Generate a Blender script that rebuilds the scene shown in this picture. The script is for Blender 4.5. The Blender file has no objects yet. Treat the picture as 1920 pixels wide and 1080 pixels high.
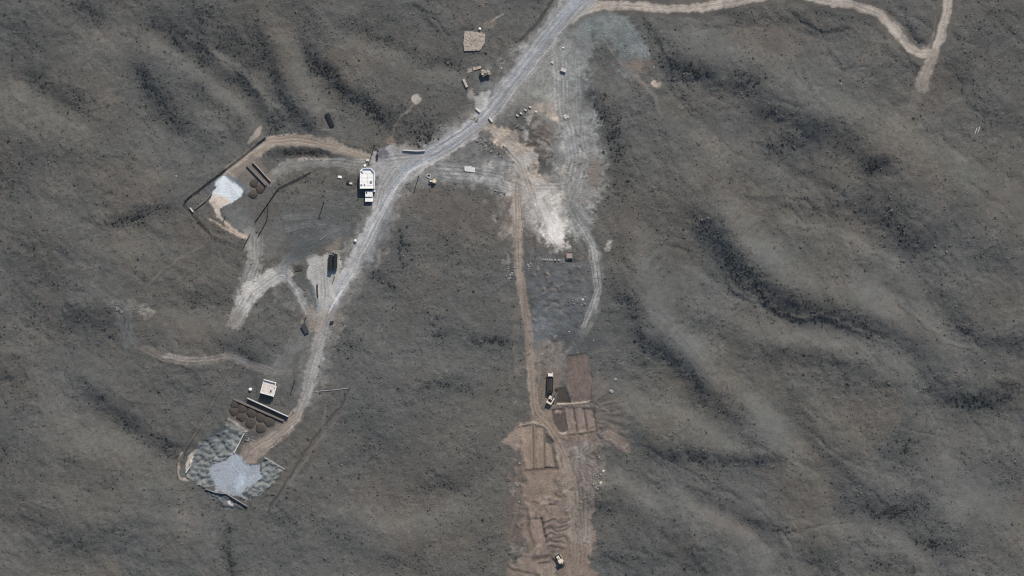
import bpy, math, random
import numpy as np
from math import radians, sin, cos, pi, atan2, hypot

random.seed(7)
rng = np.random.default_rng(7)
sc = bpy.context.scene
col = sc.collection

# ------------------------------------------------------------------ camera, sky, sun, exposure
M_PX = 0.25                       # metres for one pixel of the aerial picture
CAM_H = 1800.0
cam_d = bpy.data.cameras.new('camera')
cam_d.sensor_width = 36.0
cam_d.lens = 36.0 * CAM_H / 480.0
cam_d.clip_start = 10.0
cam_d.clip_end = 20000.0
cam = bpy.data.objects.new('camera', cam_d)
cam.location = (0, 0, CAM_H)
col.objects.link(cam)
sc.camera = cam

SUN_EL = radians(41)
SUN_H = np.array([0.30, 0.954])               # horizontal direction towards the sun
SUN_H = SUN_H / np.linalg.norm(SUN_H)
world = bpy.data.worlds.new('World')
sc.world = world
world.use_nodes = True
wn = world.node_tree.nodes
sky = wn.new('ShaderNodeTexSky')
sky.sky_type = 'NISHITA'
sky.sun_disc = False
sky.sun_elevation = SUN_EL
sky.sun_rotation = atan2(SUN_H[0], SUN_H[1])
sky.altitude = 900
bg = wn['Background']
bg.inputs['Strength'].default_value = 0.115
world.node_tree.links.new(sky.outputs[0], bg.inputs['Color'])

sun_d = bpy.data.lights.new('sun', 'SUN')
sun_d.energy = 3.9
sun_d.angle = radians(0.6)
sun_d.color = (1.0, 0.94, 0.85)
sun = bpy.data.objects.new('sun', sun_d)
sun.rotation_euler = (pi / 2 - SUN_EL, 0, -atan2(SUN_H[0], SUN_H[1]) + pi)
sun.location = (100, 300, 400)
col.objects.link(sun)
sc.view_settings.view_transform = 'Standard'
sc.view_settings.look = 'None'
sc.view_settings.gamma = 1.0
sc.view_settings.use_curve_mapping = False
sc.view_settings.exposure = 0.10
sc.cycles.max_bounces = 4
sc.cycles.filter_width = 1.15

# ------------------------------------------------------------------ helpers: colour, noise, grids
def lin(c):
    c = np.asarray(c, float) / 255.0
    return np.where(c <= 0.04045, c / 12.92, ((c + 0.055) / 1.055) ** 2.4)
ALB = 0.88
def C(r, g, b):
    return lin((r, g, b)) * ALB

def _h(ix, iy, seed):
    n = (ix.astype(np.int64) * 374761393 + iy.astype(np.int64) * 668265263 + seed * 2147483647 + 1013904223) & 0xFFFFFFFF
    n = ((n ^ (n >> 13)) * 1274126177) & 0xFFFFFFFF
    n = n ^ (n >> 16)
    return (n & 0xFFFFFF).astype(np.float32) / float(0xFFFFFF)

def vnoise(x, y, seed=0):
    x = np.asarray(x, np.float64); y = np.asarray(y, np.float64)
    ix = np.floor(x); iy = np.floor(y)
    fx = (x - ix).astype(np.float32); fy = (y - iy).astype(np.float32)
    ix = ix.astype(np.int64); iy = iy.astype(np.int64)
    ux = fx * fx * fx * (fx * (fx * 6 - 15) + 10); uy = fy * fy * fy * (fy * (fy * 6 - 15) + 10)
    a = _h(ix, iy, seed); b = _h(ix + 1, iy, seed); c = _h(ix, iy + 1, seed); d = _h(ix + 1, iy + 1, seed)
    return ((a + (b - a) * ux) * (1 - uy) + (c + (d - c) * ux) * uy) * 2 - 1

def fbm(x, y, seed=0, oct=4, gain=0.5):
    s = 0; a = 1.0; t = 0
    for o in range(oct):
        # each octave is turned so that no lattice shows
        ca, sa = cos(0.6 + o * 1.1), sin(0.6 + o * 1.1)
        s = s + a * vnoise((x * ca - y * sa) * 2 ** o + 17.3 * o, (x * sa + y * ca) * 2 ** o - 9.1 * o, seed + o * 31)
        t += a; a *= gain
    return s / t

def smooth(a, b, v):
    t = np.clip((v - a) / (b - a), 0, 1)
    return t * t * (3 - 2 * t)

def W(px, py):
    return ((px - 960.0) * M_PX, (540.0 - py) * M_PX)

# ------------------------------------------------------------------ relief of the hills
# slopes that face the sun (+) and slopes that face away (-): (amount, half width, points), in pixels of the aerial picture
SLOPES = [
 (-1, 14, [(150,0),(185,30)]), (.3, 20, [(200,60),(260,100)]), (-1, 22, [(310,55),(350,85),(385,110)]),
 (-.9, 25, [(370,20),(420,60),(470,110)]), (1, 9, [(295,85),(350,117),(400,160),(445,200)]),
 (-1, 20, [(265,140),(300,193),(335,228)]), (-.9, 13, [(372,157),(407,193),(450,237)]),
 (-1, 11, [(450,140),(480,175),(520,225)]), (1, 5, [(403,103),(447,127),(475,158),(510,200)]),
 (.6, 15, [(350,207),(400,233)]), (.5, 25, [(283,283),(350,277),(400,300)]), (-.7, 18, [(60,143),(100,177),(140,190)]),
 (-.6, 20, [(0,290),(100,290),(143,303)]), (-.6, 20, [(-20,340),(10,345)]), (.5, 14, [(43,187),(100,213),(140,230)]),
 (-.4, 25, [(200,300),(240,310)]), (-.5, 20, [(30,60),(60,75)]),
 (-1, 8, [(207,423),(240,413),(273,397),(317,390)]), (-.8, 24, [(67,470),(93,483),(83,517)]), (-.6, 30, [(17,560),(67,593)]),
 (-.6, 22, [(133,600),(217,607)]), (.3, 14, [(125,570),(187,545)]), (-.7, 10, [(360,560),(417,557)]),
 (.7, 8, [(313,587),(367,597),(413,610)]), (-.9, 14, [(433,643),(473,667)]), (-.8, 20, [(-5,700),(27,697)]),
 (.4, 20, [(230,450),(300,470)]), (.35, 25, [(110,680),(200,690)]),
 (-.9, 14, [(0,860),(7,830)]), (-.6, 15, [(33,763),(30,775)]), (-.8, 14, [(187,747),(233,780),(273,820),(320,837)]),
 (.6, 18, [(160,830),(207,820),(253,830)]), (-.5, 10, [(187,900),(213,913)]), (.5, 10, [(213,917),(267,920),(323,907)]),
 (-.4, 20, [(127,1020),(217,1000)]), (-1, 8, [(424,997),(430,1053),(437,1090)]), (.3, 18, [(140,960),(200,955)]),
 (.4, 25, [(60,800),(90,850)]), (.35, 16, [(330,970),(400,990)]),
 (-.5, 25, [(547,13),(587,50)]), (-.6, 15, [(640,50),(667,60),(733,77)]), (-.7, 10, [(767,103),(780,117),(850,118)]),
 (-1, 4, [(780,10),(807,30),(840,67)]), (-1, 12, [(570,100),(597,120),(623,140),(647,173),(680,187),(710,213),(733,220)]),
 (.8, 10, [(547,83),(567,127),(587,187),(603,200)]), (-.8, 10, [(487,67),(513,140),(547,217),(577,233)]),
 (.5, 12, [(640,67),(713,93),(763,110)]), (-.8, 24, [(747,233),(800,240),(800,263)]), (-1, 5, [(507,293),(547,280),(620,287),(660,300)]),
 (.4, 14, [(790,130),(850,150)]), (-.5, 16, [(700,20),(730,40)]), (.45, 10, [(620,30),(650,20)]),
 (-.6, 10, [(747,443),(753,493)]), (-.6, 6, [(703,513),(753,547)]), (-.8, 8, [(893,633),(943,640)]), (-.8, 4, [(817,627),(833,628)]),
 (-.5, 12, [(640,620),(660,650)]), (-.35, 14, [(840,450),(845,480)]),
 (-.6, 15, [(793,917),(847,913),(880,920)]), (-.7, 12, [(797,727),(873,723)]), (.5, 12, [(713,980),(797,977),(873,937)]),
 (.4, 12, [(647,953),(687,957)]), (-.5, 12, [(740,1047),(780,1053)]), (-.4, 20, [(560,960),(540,990)]), (-.35, 25, [(690,790),(700,850)]),
 (.35, 14, [(880,800),(920,790)]), (-.4, 10, [(880,860),(900,865)]), (-.4, 14, [(920,1010),(900,1060)]),
 (-1, 9, [(1105,180),(1137,217),(1150,240),(1157,267),(1167,283)]), (-.7, 10, [(1080,157),(1107,187)]),
 (-.5, 4, [(1200,30),(1227,67),(1253,123),(1273,170),(1313,217)]), (-1, 11, [(1267,117),(1297,133),(1327,137)]), (-.8, 18, [(1390,143),(1400,145)]),
 (-.7, 16, [(1417,213),(1440,217)]), (-.7, 22, [(1457,273),(1520,247)]), (.4, 30, [(1307,67),(1340,90)]), (.5, 20, [(1307,313),(1340,300)]),
 (.4, 20, [(1273,247),(1323,260),(1423,297)]), (-.9, 5, [(1253,25),(1327,28),(1373,17)]), (-.6, 5, [(1373,37),(1440,33),(1493,37),(1520,50)]),
 (-.45, 14, [(1065,60),(1095,90)]), (.4, 12, [(1120,140),(1180,190)]),
 (-1, 22, [(1333,430),(1360,460),(1390,513),(1440,557),(1490,590),(1520,587)]), (.7, 18, [(1373,393),(1393,440),(1440,470),(1473,503)]),
 (.7, 16, [(1217,487),(1217,527),(1233,567),(1267,613),(1307,653),(1340,690)]), (-.9, 15, [(1207,637),(1247,653),(1280,687),(1313,713)]),
 (-.5, 18, [(1140,533),(1173,560)]), (-.7, 10, [(1167,457),(1175,460)]), (-.5, 16, [(1160,320),(1170,380)]),
 (.8, 6, [(1290,503),(1323,523),(1373,557),(1413,560),(1447,587),(1467,600)]), (.4, 20, [(1423,600),(1480,627),(1520,633)]), (-.6, 14, [(1457,663),(1520,667)]),
 (.7, 14, [(1190,753),(1257,760),(1290,780),(1340,813),(1367,833)]), (-.6, 20, [(1307,740),(1350,747),(1367,777)]),
 (-.8, 12, [(1217,840),(1273,853),(1317,857)]), (-.8, 10, [(1357,863),(1423,863),(1463,863)]), (.7, 20, [(1420,753),(1457,810),(1473,833)]),
 (.7, 9, [(1150,897),(1200,923),(1233,947)]), (.8, 12, [(1273,933),(1323,960),(1373,987),(1407,1010),(1433,1047)]),
 (-.6, 10, [(1323,933),(1373,967),(1423,983),(1467,1000)]), (-.5, 12, [(1117,947),(1150,947)]), (-.6, 15, [(1140,1047),(1207,1047),(1307,1047)]),
 (.6, 5, [(1417,947),(1440,973),(1473,1007),(1500,1070)]),
 (-.9, 5, [(1483,27),(1523,53),(1547,63),(1583,60)]), (-.6, 12, [(1523,20),(1623,33)]), (-.9, 6, [(1697,100),(1727,137)]), (-1, 4, [(1700,53),(1727,80)]),
 (-.9, 20, [(1507,240),(1573,247),(1597,257)]), (-1, 12, [(1636,310),(1644,310)]), (-.5, 20, [(1773,147),(1807,133)]), (-.5, 20, [(1845,90),(1855,90)]),
 (-.7, 20, [(1900,33),(1920,40)]), (.5, 20, [(1540,180),(1640,213),(1680,233)]), (.6, 12, [(1793,307),(1823,327)]), (.4, 10, [(1707,240),(1730,267)]),
 (.35, 24, [(1480,90),(1540,120)]), (.3, 20, [(1860,180),(1900,170)]), (-.35, 22, [(1850,220),(1840,200)]),
 (-.6, 16, [(1513,387),(1557,403)]), (-.8, 24, [(1633,387),(1673,410),(1700,457),(1723,453)]), (.6, 8, [(1483,420),(1573,433),(1627,467),(1687,493)]),
 (.5, 20, [(1473,510),(1517,537)]), (-1, 20, [(1440,547),(1523,573),(1580,600),(1640,623)]), (.6, 20, [(1623,547),(1660,577)]), (.5, 18, [(1473,620),(1540,633),(1627,650)]),
 (.8, 6, [(1723,593),(1757,627),(1793,647),(1833,653)]), (-.8, 16, [(1790,593),(1840,643),(1907,647)]), (-.7, 16, [(1850,477),(1863,477)]), (.4, 14, [(1673,670),(1707,713)]),
 (.4, 20, [(1880,370),(1910,380)]), (-.4, 16, [(1540,680),(1600,690)]),
 (-1, 20, [(1760,730),(1833,763),(1883,737)]), (-.8, 16, [(1697,820),(1707,847),(1680,860)]), (-.9, 16, [(1590,953),(1657,967),(1730,943)]), (-.9, 14, [(1717,1013),(1747,1023),(1800,1020)]),
 (-.8, 20, [(1523,1037),(1550,1053)]), (.6, 8, [(1557,983),(1600,987)]), (.5, 10, [(1673,1020),(1723,1043)]), (.5, 30, [(1790,930),(1795,930)]), (.5, 8, [(1753,780),(1777,837),(1780,867)]),
 (-.7, 14, [(1650,1060),(1700,1070)]), (-.5, 20, [(1880,880),(1900,900)]), (.35, 18, [(1840,800),(1880,820)]),
]

# the long ridge flanks that run down the hillsides
FLANKS = [
 (.8, 18, [(1360,370),(1385,430),(1440,480),(1500,520),(1570,545),(1650,570),(1720,600)]), (.95, 17, [(1205,440),(1217,520),(1240,580),(1290,640),(1350,700),(1420,755),(1465,820),(1480,850)]),
 (.7, 14, [(1280,520),(1330,570),(1400,600),(1480,628),(1560,640),(1640,655),(1700,700)]), (.9, 14, [(1140,720),(1200,750),(1270,775),(1340,815),(1400,840)]), (.75, 10, [(1130,885),(1190,920),(1240,950),(1300,985)]),
 (1, 13, [(1260,920),(1320,957),(1380,990),(1420,1030),(1440,1085)]), (.75, 18, [(1280,50),(1350,85),(1440,110),(1530,165),(1620,205),(1700,245),(1780,300),(1840,340)]), (.6, 16, [(1260,240),(1330,262),(1420,295),(1480,340),(1520,365)]),
 (.65, 12, [(1470,415),(1570,432),(1640,468),(1700,510),(1740,590)]), (.6, 10, [(1540,985),(1600,985),(1680,1015),(1740,1050)]), (.5, 22, [(1760,860),(1800,920),(1860,950),(1930,1000)]), (.5, 16, [(1500,720),(1560,790),(1620,850),(1680,900)]), (.45, 18, [(1800,180),(1850,240),(1930,290)]),
 (-1, 16, [(1300,400),(1340,450),(1385,520),(1440,562),(1500,590),(1580,602),(1660,628),(1720,660)]), (-.85, 14, [(1180,560),(1210,640),(1260,675),(1310,720),(1370,785),(1420,850)]), (-.6, 12, [(1270,590),(1350,630),(1440,662),(1530,668),(1600,690),(1680,740)]),
 (-.85, 11, [(1170,810),(1230,845),(1310,858),(1400,866),(1470,866)]), (-.6, 8, [(1290,915),(1350,950),(1420,985),(1470,1003)]), (-.6, 14, [(1110,940),(1200,975),(1290,1030),(1340,1090)]), (-.8, 18, [(1255,110),(1310,138),(1400,165),(1470,215),(1560,250),(1640,300),(1700,340)]),
 (-.7, 18, [(1440,290),(1510,330),(1600,390),(1680,425),(1730,455)]), (-.7, 15, [(1760,560),(1830,630),(1930,660)]), (-.9, 16, [(1740,700),(1800,750),(1880,745),(1935,720)]), (-.5, 16, [(1480,760),(1530,830),(1590,900),(1650,960),(1740,985)]), (-.5, 18, [(1780,130),(1830,190),(1890,240)]),
 (1.1, 10, [(280,75),(350,115),(400,158),(450,205),(490,255)]), (.9, 6, [(395,95),(447,127),(480,165),(515,215)]), (.9, 10, [(535,60),(565,125),(590,190),(620,230)]), (.65, 12, [(620,55),(700,88),(770,118),(860,140)]), (.5, 16, [(180,60),(230,120),(270,210),(330,270)]), (.5, 16, [(20,170),(100,215),(170,250),(220,300)]),
 (-.8, 15, [(240,110),(280,170),(330,228),(400,270)]), (-.8, 14, [(290,30),(350,80),(420,130),(470,180),(510,230)]), (-.8, 10, [(480,40),(515,130),(550,215),(590,245)]), (-.9, 12, [(560,80),(610,135),(660,180),(720,218)]), (-.55, 10, [(620,30),(690,60),(770,105),(850,120)]), (-.5, 18, [(30,110),(90,165),(150,200),(200,260)]),
 (-.7, 13, [(150,720),(220,770),(280,825),(330,845)]), (.55, 18, [(90,760),(160,825),(240,845),(330,900)]), (-.4, 14, [(60,860),(150,890),(240,925)]), (.4, 18, [(120,930),(220,950),(330,975),(410,1000)]), (-.4, 18, [(40,960),(130,1010),(230,1010)]), (.45, 16, [(120,420),(200,470),(280,470)]), (-.45, 20, [(20,480),(80,500),(140,590),(220,610)]),
 (.55, 14, [(640,950),(720,980),(800,975),(880,930),(930,890)]), (-.4, 18, [(690,780),(760,850),(850,910),(920,880)]), (-.4, 14, [(620,1000),(720,1050),(800,1060)]), (-.3, 16, [(700,500),(760,560),(840,625),(940,640)]), (.3, 16, [(680,620),(760,680),(860,690)]),
]

def polydist(X, Y, pts):
    """distance to a polyline, running length and signed side"""
    best = np.full(X.shape, 1e9, np.float32); run = np.zeros(X.shape, np.float32); side = np.zeros(X.shape, np.float32)
    L = 0.0
    for (x0, y0), (x1, y1) in zip(pts[:-1], pts[1:]):
        dx, dy = x1 - x0, y1 - y0
        l = hypot(dx, dy) + 1e-9
        t = np.clip(((X - x0) * dx + (Y - y0) * dy) / (l * l), 0, 1)
        ex = X - (x0 + t * dx); ey = Y - (y0 + t * dy)
        d = np.sqrt(ex * ex + ey * ey)
        m = d < best
        best = np.where(m, d, best)
        run = np.where(m, L + t * l, run)
        side = np.where(m, np.sign(dx * ey - dy * ex) * d, side)
        L += l
    return best, run, side, L

CG = 1.5
cx = np.arange(-420, 420 + CG, CG); cy = np.arange(-300, 300 + CG, CG)
CX, CY = np.meshgrid(cx, cy)
CPX = CX / M_PX + 960; CPY = 540 - CY / M_PX
wxp = CPX + 8 * fbm(CPX / 50, CPY / 50, 3, 3); wyp = CPY + 8 * fbm(CPX / 50, CPY / 50, 9, 3)
S = np.zeros(CX.shape); VEG_SHADE_C = np.zeros(CX.shape); LIT_PALE_C = np.zeros(CX.shape)
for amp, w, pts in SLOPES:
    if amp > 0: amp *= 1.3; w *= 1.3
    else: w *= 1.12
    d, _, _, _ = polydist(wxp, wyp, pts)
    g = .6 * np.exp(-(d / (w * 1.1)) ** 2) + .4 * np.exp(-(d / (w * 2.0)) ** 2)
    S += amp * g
    if amp < 0: VEG_SHADE_C = np.maximum(VEG_SHADE_C, -amp * g)
    else: LIT_PALE_C = np.maximum(LIT_PALE_C, amp / 1.3 * g)
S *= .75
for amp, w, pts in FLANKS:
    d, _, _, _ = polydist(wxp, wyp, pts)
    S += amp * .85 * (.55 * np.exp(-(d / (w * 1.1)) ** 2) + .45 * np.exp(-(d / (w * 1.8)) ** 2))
    if amp < 0: VEG_SHADE_C = np.maximum(VEG_SHADE_C, -amp * .38 * np.exp(-(d / w) ** 2))
    else: LIT_PALE_C = np.maximum(LIT_PALE_C, amp * .5 * np.exp(-(d / w) ** 2))
# gullied hillsides running down to the lower right, weaker where the site is levelled
u = (CPX * 0.62 + CPY * -0.78); v = (CPX * 0.78 + CPY * 0.62)
gul = fbm(u / 70, v / 230, 21, 4)
inside = (CPX > 0) & (CPX < 1920) & (CPY > 0) & (CPY < 1080)
site = np.exp(-((CPX - 800) / 420.0) ** 4)
S += gul * np.where(inside, 0.36 - 0.24 * site, 0.8)
S = np.clip(S, -1.3, 1.4)
S -= S.mean()
K = 0.39
F = np.fft.fft2(S)
kx = np.fft.fftfreq(len(cx), CG) * 2 * pi; ky = np.fft.fftfreq(len(cy), CG) * 2 * pi
KX, KY = np.meshgrid(kx, ky)
kl = KX * SUN_H[0] + KY * SUN_H[1]
k2 = KX ** 2 + KY ** 2
Hc = np.real(np.fft.ifft2(-K * F * np.conj(1j * kl) / (kl ** 2 + 0.05 * k2 + 2e-4)))
Hc -= Hc.mean()

def cr_matrix(src, dst):
    """Catmull-Rom interpolation weights from the even axis src to dst"""
    n = len(src); t = (dst - src[0]) / (src[1] - src[0])
    t = np.clip(t, 0, n - 1.001)
    i = np.floor(t).astype(int); f = t - i
    w = np.stack([-.5 * f + f ** 2 - .5 * f ** 3, 1 - 2.5 * f ** 2 + 1.5 * f ** 3, .5 * f + 2 * f ** 2 - 1.5 * f ** 3, -.5 * f ** 2 + .5 * f ** 3], 1)
    Mx = np.zeros((len(dst), n))
    for k in range(4):
        np.add.at(Mx, (np.arange(len(dst)), np.clip(i + k - 1, 0, n - 1)), w[:, k])
    return Mx

# ------------------------------------------------------------------ the fine grid of the ground sheet
GS = 0.44
def axis(h):
    core = np.arange(-h, h + GS * .5, GS)
    step = GS; e = []
    p = core[-1]
    while p < 4000:
        step *= 1.1; p += step; e.append(p)
    e = np.array(e)
    return np.concatenate([-e[::-1] + (core[0] + core[-1]), core, e])
gx = axis(GS * 577); gy = axis(GS * 327)
NX, NY = len(gx), len(gy)
X, Y = np.meshgrid(gx, gy)
PX = X / M_PX + 960; PY = 540 - Y / M_PX
pxs = gx / M_PX + 960; pys = 540 - gy / M_PX           # pys falls with the row
MX = cr_matrix(cx, gx); MY = cr_matrix(cy, gy)
up = lambda A: MY @ A @ MX.T
H = up(Hc); VEG_SHADE = np.clip(up(VEG_SHADE_C), 0, 1); LIT_PALE = np.clip(up(LIT_PALE_C), 0, 1); GUL = up(gul)
far = np.maximum(np.abs(X) - 300, np.abs(Y) - 200)
H = H * (1 - smooth(0, 160, far)) + smooth(-20, 600, far) * 28 * fbm(X / 260, Y / 260, 77, 5)
del MX, MY

n_big = fbm(PX / 170, PY / 170, 5, 4)
n_mid = fbm(PX / 34, PY / 34, 11, 4)
n_sml = fbm(PX / 7.5, PY / 7.5, 13, 3)
n_tin = fbm(PX / 3.4, PY / 3.4, 17, 2)
fe = np.maximum(np.abs(X) - 254, np.abs(Y) - 144)
fd1 = 1 - smooth(0, 25, fe); n_sml *= fd1; n_tin *= fd1; n_mid *= 1 - smooth(60, 400, fe)
wx = 3.0 * fbm(PX / 16, PY / 16, 41, 3); wy = 3.0 * fbm(PX / 16, PY / 16, 43, 3)
WXP = PX + wx; WYP = PY + wy

# ---- colour of the open hillside
col_a = C(100, 96.5, 90); col_b = C(96, 95.5, 92); col_c = C(107, 99, 90); col_veg_shade = C(74, 76, 74); col_lit = C(106, 107, 103)
def mixc(a, b, t):
    return a + (b - a) * t[..., None]
RGB = mixc(np.broadcast_to(col_a, X.shape + (3,)), col_b, smooth(-.45, .45, n_big))
RGB = mixc(RGB, col_c, smooth(.08, .6, fbm(PX / 110 + 3, PY / 110, 61, 4)) * .55)
RGB = mixc(RGB, col_lit, LIT_PALE * .45)  # slopes facing the sun are also painted paler, as lit ground
RGB = mixc(RGB, col_veg_shade, VEG_SHADE * smooth(-.5, .3, n_mid) * .6)  # scrub tone plus shade painted on slopes turned from the sun
RGB = RGB * (1 + .12 * n_mid + .10 * n_sml)[..., None]
BARE = np.zeros(X.shape, np.float32)        # 1 where no shrub grows
SMOOTH = np.zeros(X.shape, np.float32)      # 1 where the ground is graded
DH = np.zeros(X.shape)                      # earthworks
CLS = np.zeros((NY, NX), np.int16)          # which sheet a cell belongs to
CLASSES = ['ground']
def cls_id(n):
    if n not in CLASSES: CLASSES.append(n)
    return CLASSES.index(n)

def win(x0, x1, y0, y1):
    i0, i1 = np.searchsorted(pxs, [x0, x1])
    j0, j1 = np.searchsorted(-pys, [-y1, -y0])
    return slice(j0, j1), slice(i0, i1)

def lay(sl, m, c, op, streak=None, bare=1.0, smth=1.0, cls=None, thr=.5, grain=1.0):
    c = np.asarray(c); c = (c * np.interp(c.mean(), [.12, .3], [1.0, 1.2]))[None, None, :]
    c = c.mean() * .15 + c * .85
    tex = 1 + grain * (.13 * n_mid[sl] + .16 * n_sml[sl] + .12 * n_tin[sl])
    if streak is not None: tex = tex + streak
    edge = 4 * m * (1 - m)
    a = np.clip(m * op * (1 + .25 * n_mid[sl] + .25 * n_sml[sl]) + op * edge * (.75 * n_sml[sl] + .55 * n_tin[sl] + .35 * n_mid[sl]), 0, 1)
    RGB[sl] = RGB[sl] + (c * tex[..., None] - RGB[sl]) * a[..., None]
    BARE[sl] = np.maximum(BARE[sl], np.clip(m * bare * 1.4, 0, 1))
    SMOOTH[sl] = np.maximum(SMOOTH[sl], m * smth)
    if cls is not None:
        CLS[sl] = np.where(m > thr, cls_id(cls), CLS[sl])

def stroke(pts, w, c, op=1.0, soft=4, streak=.16, sp=1.6, warp=1.0, cls=None, bare=1.0, smth=1.0, dh=0.0, flat=False, ruts=0.0):
    pts = [tuple(map(float, p)) for p in pts]
    w0, w1 = w if isinstance(w, tuple) else (w, w)
    pad = max(w0, w1) / 2 + soft + 8
    sl = win(min(p[0] for p in pts) - pad, max(p[0] for p in pts) + pad, min(p[1] for p in pts) - pad, max(p[1] for p in pts) + pad)
    xx = PX[sl] + warp * wx[sl]; yy = PY[sl] + warp * wy[sl]
    d, run, side, L = polydist(xx, yy, pts)
    hw = (w0 + (w1 - w0) * run / max(L, 1)) / 2
    hw = hw * (1 + (.22 if hw.max() > 4 else .1) * fbm(run / 34, run * 0 + w0, 131, 3))
    m = 1 - smooth(hw - soft * .4, hw + soft, d)
    sk = None
    if streak:
        sk = streak * (fbm(run / 60, side / sp, 91, 3) * 2.2)
        if ruts: sk = sk + ruts * np.exp(-((np.abs(side) - hw * .45) / (hw * .22 + .6)) ** 2)
    lay(sl, m, c, op, sk, bare, smth, cls)
    if dh: DH[sl] += dh * m
    return sl, m, d, run, side

def inpoly(xx, yy, poly):
    """signed distance to a polygon, negative inside"""
    d, _, _, _ = polydist(xx, yy, list(poly) + [poly[0]])
    ins = np.zeros(xx.shape, bool)
    n = len(poly)
    for i in range(n):
        x0, y0 = poly[i]; x1, y1 = poly[(i + 1) % n]
        c = ((y0 > yy) != (y1 > yy)) & (xx < (x1 - x0) * (yy - y0) / (y1 - y0 + 1e-9) + x0)
        ins ^= c
    return np.where(ins, -d, d)

def patch(poly, c, op=1.0, soft=3, warp=1.0, cls=None, bare=1.0, smth=1.0, dh=0.0, furrow=None, streak=None, grain=1.0):
    pad = soft + 8
    xs = [p[0] for p in poly]; ys = [p[1] for p in poly]
    sl = win(min(xs) - pad, max(xs) + pad, min(ys) - pad, max(ys) + pad)
    xx = PX[sl] + warp * wx[sl]; yy = PY[sl] + warp * wy[sl]
    sd = inpoly(xx, yy, poly)
    m = 1 - smooth(-soft * .5, soft * .5, sd)
    sk = None
    if furrow:                                 # (direction degrees, period px, height m)
        a, per, hh = furrow
        q = xx * cos(radians(a)) + yy * sin(radians(a)); r = -xx * sin(radians(a)) + yy * cos(radians(a))
        nn = fbm(q / per, r / (per * 12), 97, 3) * 1.8
        DH[sl] += hh * nn * m
        sk = .12 * nn
    if streak:
        a, per, amt = streak
        q = xx * cos(radians(a)) + yy * sin(radians(a)); r = -xx * sin(radians(a)) + yy * cos(radians(a))
        sk = amt * fbm(q / per, r / (per * 14), 99, 3) * 1.8
    lay(sl, m, c, op, sk, bare, smth, cls, grain=grain)
    if dh: DH[sl] += dh * m
    return sl, m

def blob(x, y, rx, ry, c, op=1.0, ang=0, cls=None, bare=1.0, smth=.7, dh=0.0, warp=2.0, soft=.5):
    R = max(rx, ry) * 1.7 + 8
    sl = win(x - R, x + R, y - R, y + R)
    xx = PX[sl] + warp * wx[sl] - x; yy = PY[sl] + warp * wy[sl] - y
    ca, sa = cos(radians(ang)), sin(radians(ang))
    q = np.sqrt(((xx * ca + yy * sa) / rx) ** 2 + ((-xx * sa + yy * ca) / ry) ** 2)
    m = 1 - smooth(1 - soft, 1 + soft, q)
    lay(sl, m, c, op, None, bare, smth, cls)
    if dh: DH[sl] += dh * m

GREY = C(150, 149, 148); LGREY = C(152, 150, 147); TAN = C(152, 139, 123); PALEC = C(172, 166, 156); TEAL = C(110, 113, 110)
SAND = C(178, 160, 140); BROWN = C(124, 110, 97); DBROWN = C(98, 88, 79); WHITE = C(202, 193, 180); DUST = C(126, 122, 115)

# ---- faint tones of the hillside, with light painted on some flanks
blob(1640, 310, 26, 18, C(58, 60, 62), .7, bare=0); blob(560, 430, 60, 45, C(88, 91, 90), .6, bare=.3); blob(610, 420, 40, 35, C(84, 88, 88), .5, bare=.3)
for (x, y, rx, ry, a) in [(1450, 790, 45, 22, 40), (1645, 560, 45, 24, 40), (1430, 470, 50, 18, 45), (1230, 580, 18, 70, -20), (1540, 625, 60, 16, 10), (1290, 660, 20, 60, -38), (1850, 940, 70, 40, 20), (1330, 85, 50, 25, 10)]:
    blob(x, y, rx, ry, C(108, 110, 109), .22, a, bare=.35, warp=4, soft=.9)  # pale blobs paint extra light onto the sun-facing flanks
for (x, y, rx, ry, a) in [(1440, 70, 90, 26, 10), (1890, 370, 40, 30, 0), (1370, 980, 60, 26, 35), (1720, 620, 60, 20, 40), (850, 400, 70, 40, 20), (1190, 430, 18, 60, 0), (330, 610, 80, 18, 12)]:
    blob(x, y, rx, ry, C(112, 100, 91), .4, a, bare=.1, warp=4, soft=.9)

# ---- dust spread beside the roads
MAIN0 = [(1062,24),(1012,85),(955,162),(905,222),(860,258),(800,294),(762,318),(737,350),(708,408),(672,478),(640,535),(617,583),(601,632),(590,682),(540,520),(480,540),(590,600)]
stroke([(1090,0),(1010,95),(950,180),(880,255),(800,300),(745,335),(710,410),(660,500),(620,580),(595,660),(575,740)], (78, 40), DUST, .7, 20, 0, bare=.6, smth=.4)
stroke([(1075,75),(1060,150),(1075,240),(1085,330),(1060,400)], (70, 84), C(138, 139, 133), .82, 22, .1, 3, 2, bare=.9, smth=.6, cls='quarry_floor')
stroke([(1010,110),(1000,180),(1040,200)], 66, C(140, 138, 129), .85, 20, .1, 3, 2, bare=.9, smth=.6)
stroke([(1110,40),(1160,60),(1190,100),(1180,120)], (50, 40), C(122, 127, 124), .85, 14, .1, 3, 2, bare=.9, smth=.5)
blob(1190, 122, 26, 14, C(122, 104, 90), .7); blob(1195, 72, 10, 8, C(104, 112, 114), .6)
stroke([(800,318),(850,320),(920,320),(960,345),(990,360)], (44, 56), C(124, 124, 119), .8, 16, .12, 3, 2, bare=.85, smth=.6)
stroke([(905,292),(945,318),(975,350)], 16, C(132, 130, 125), .6, 8, .15, 2, 2)
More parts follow.
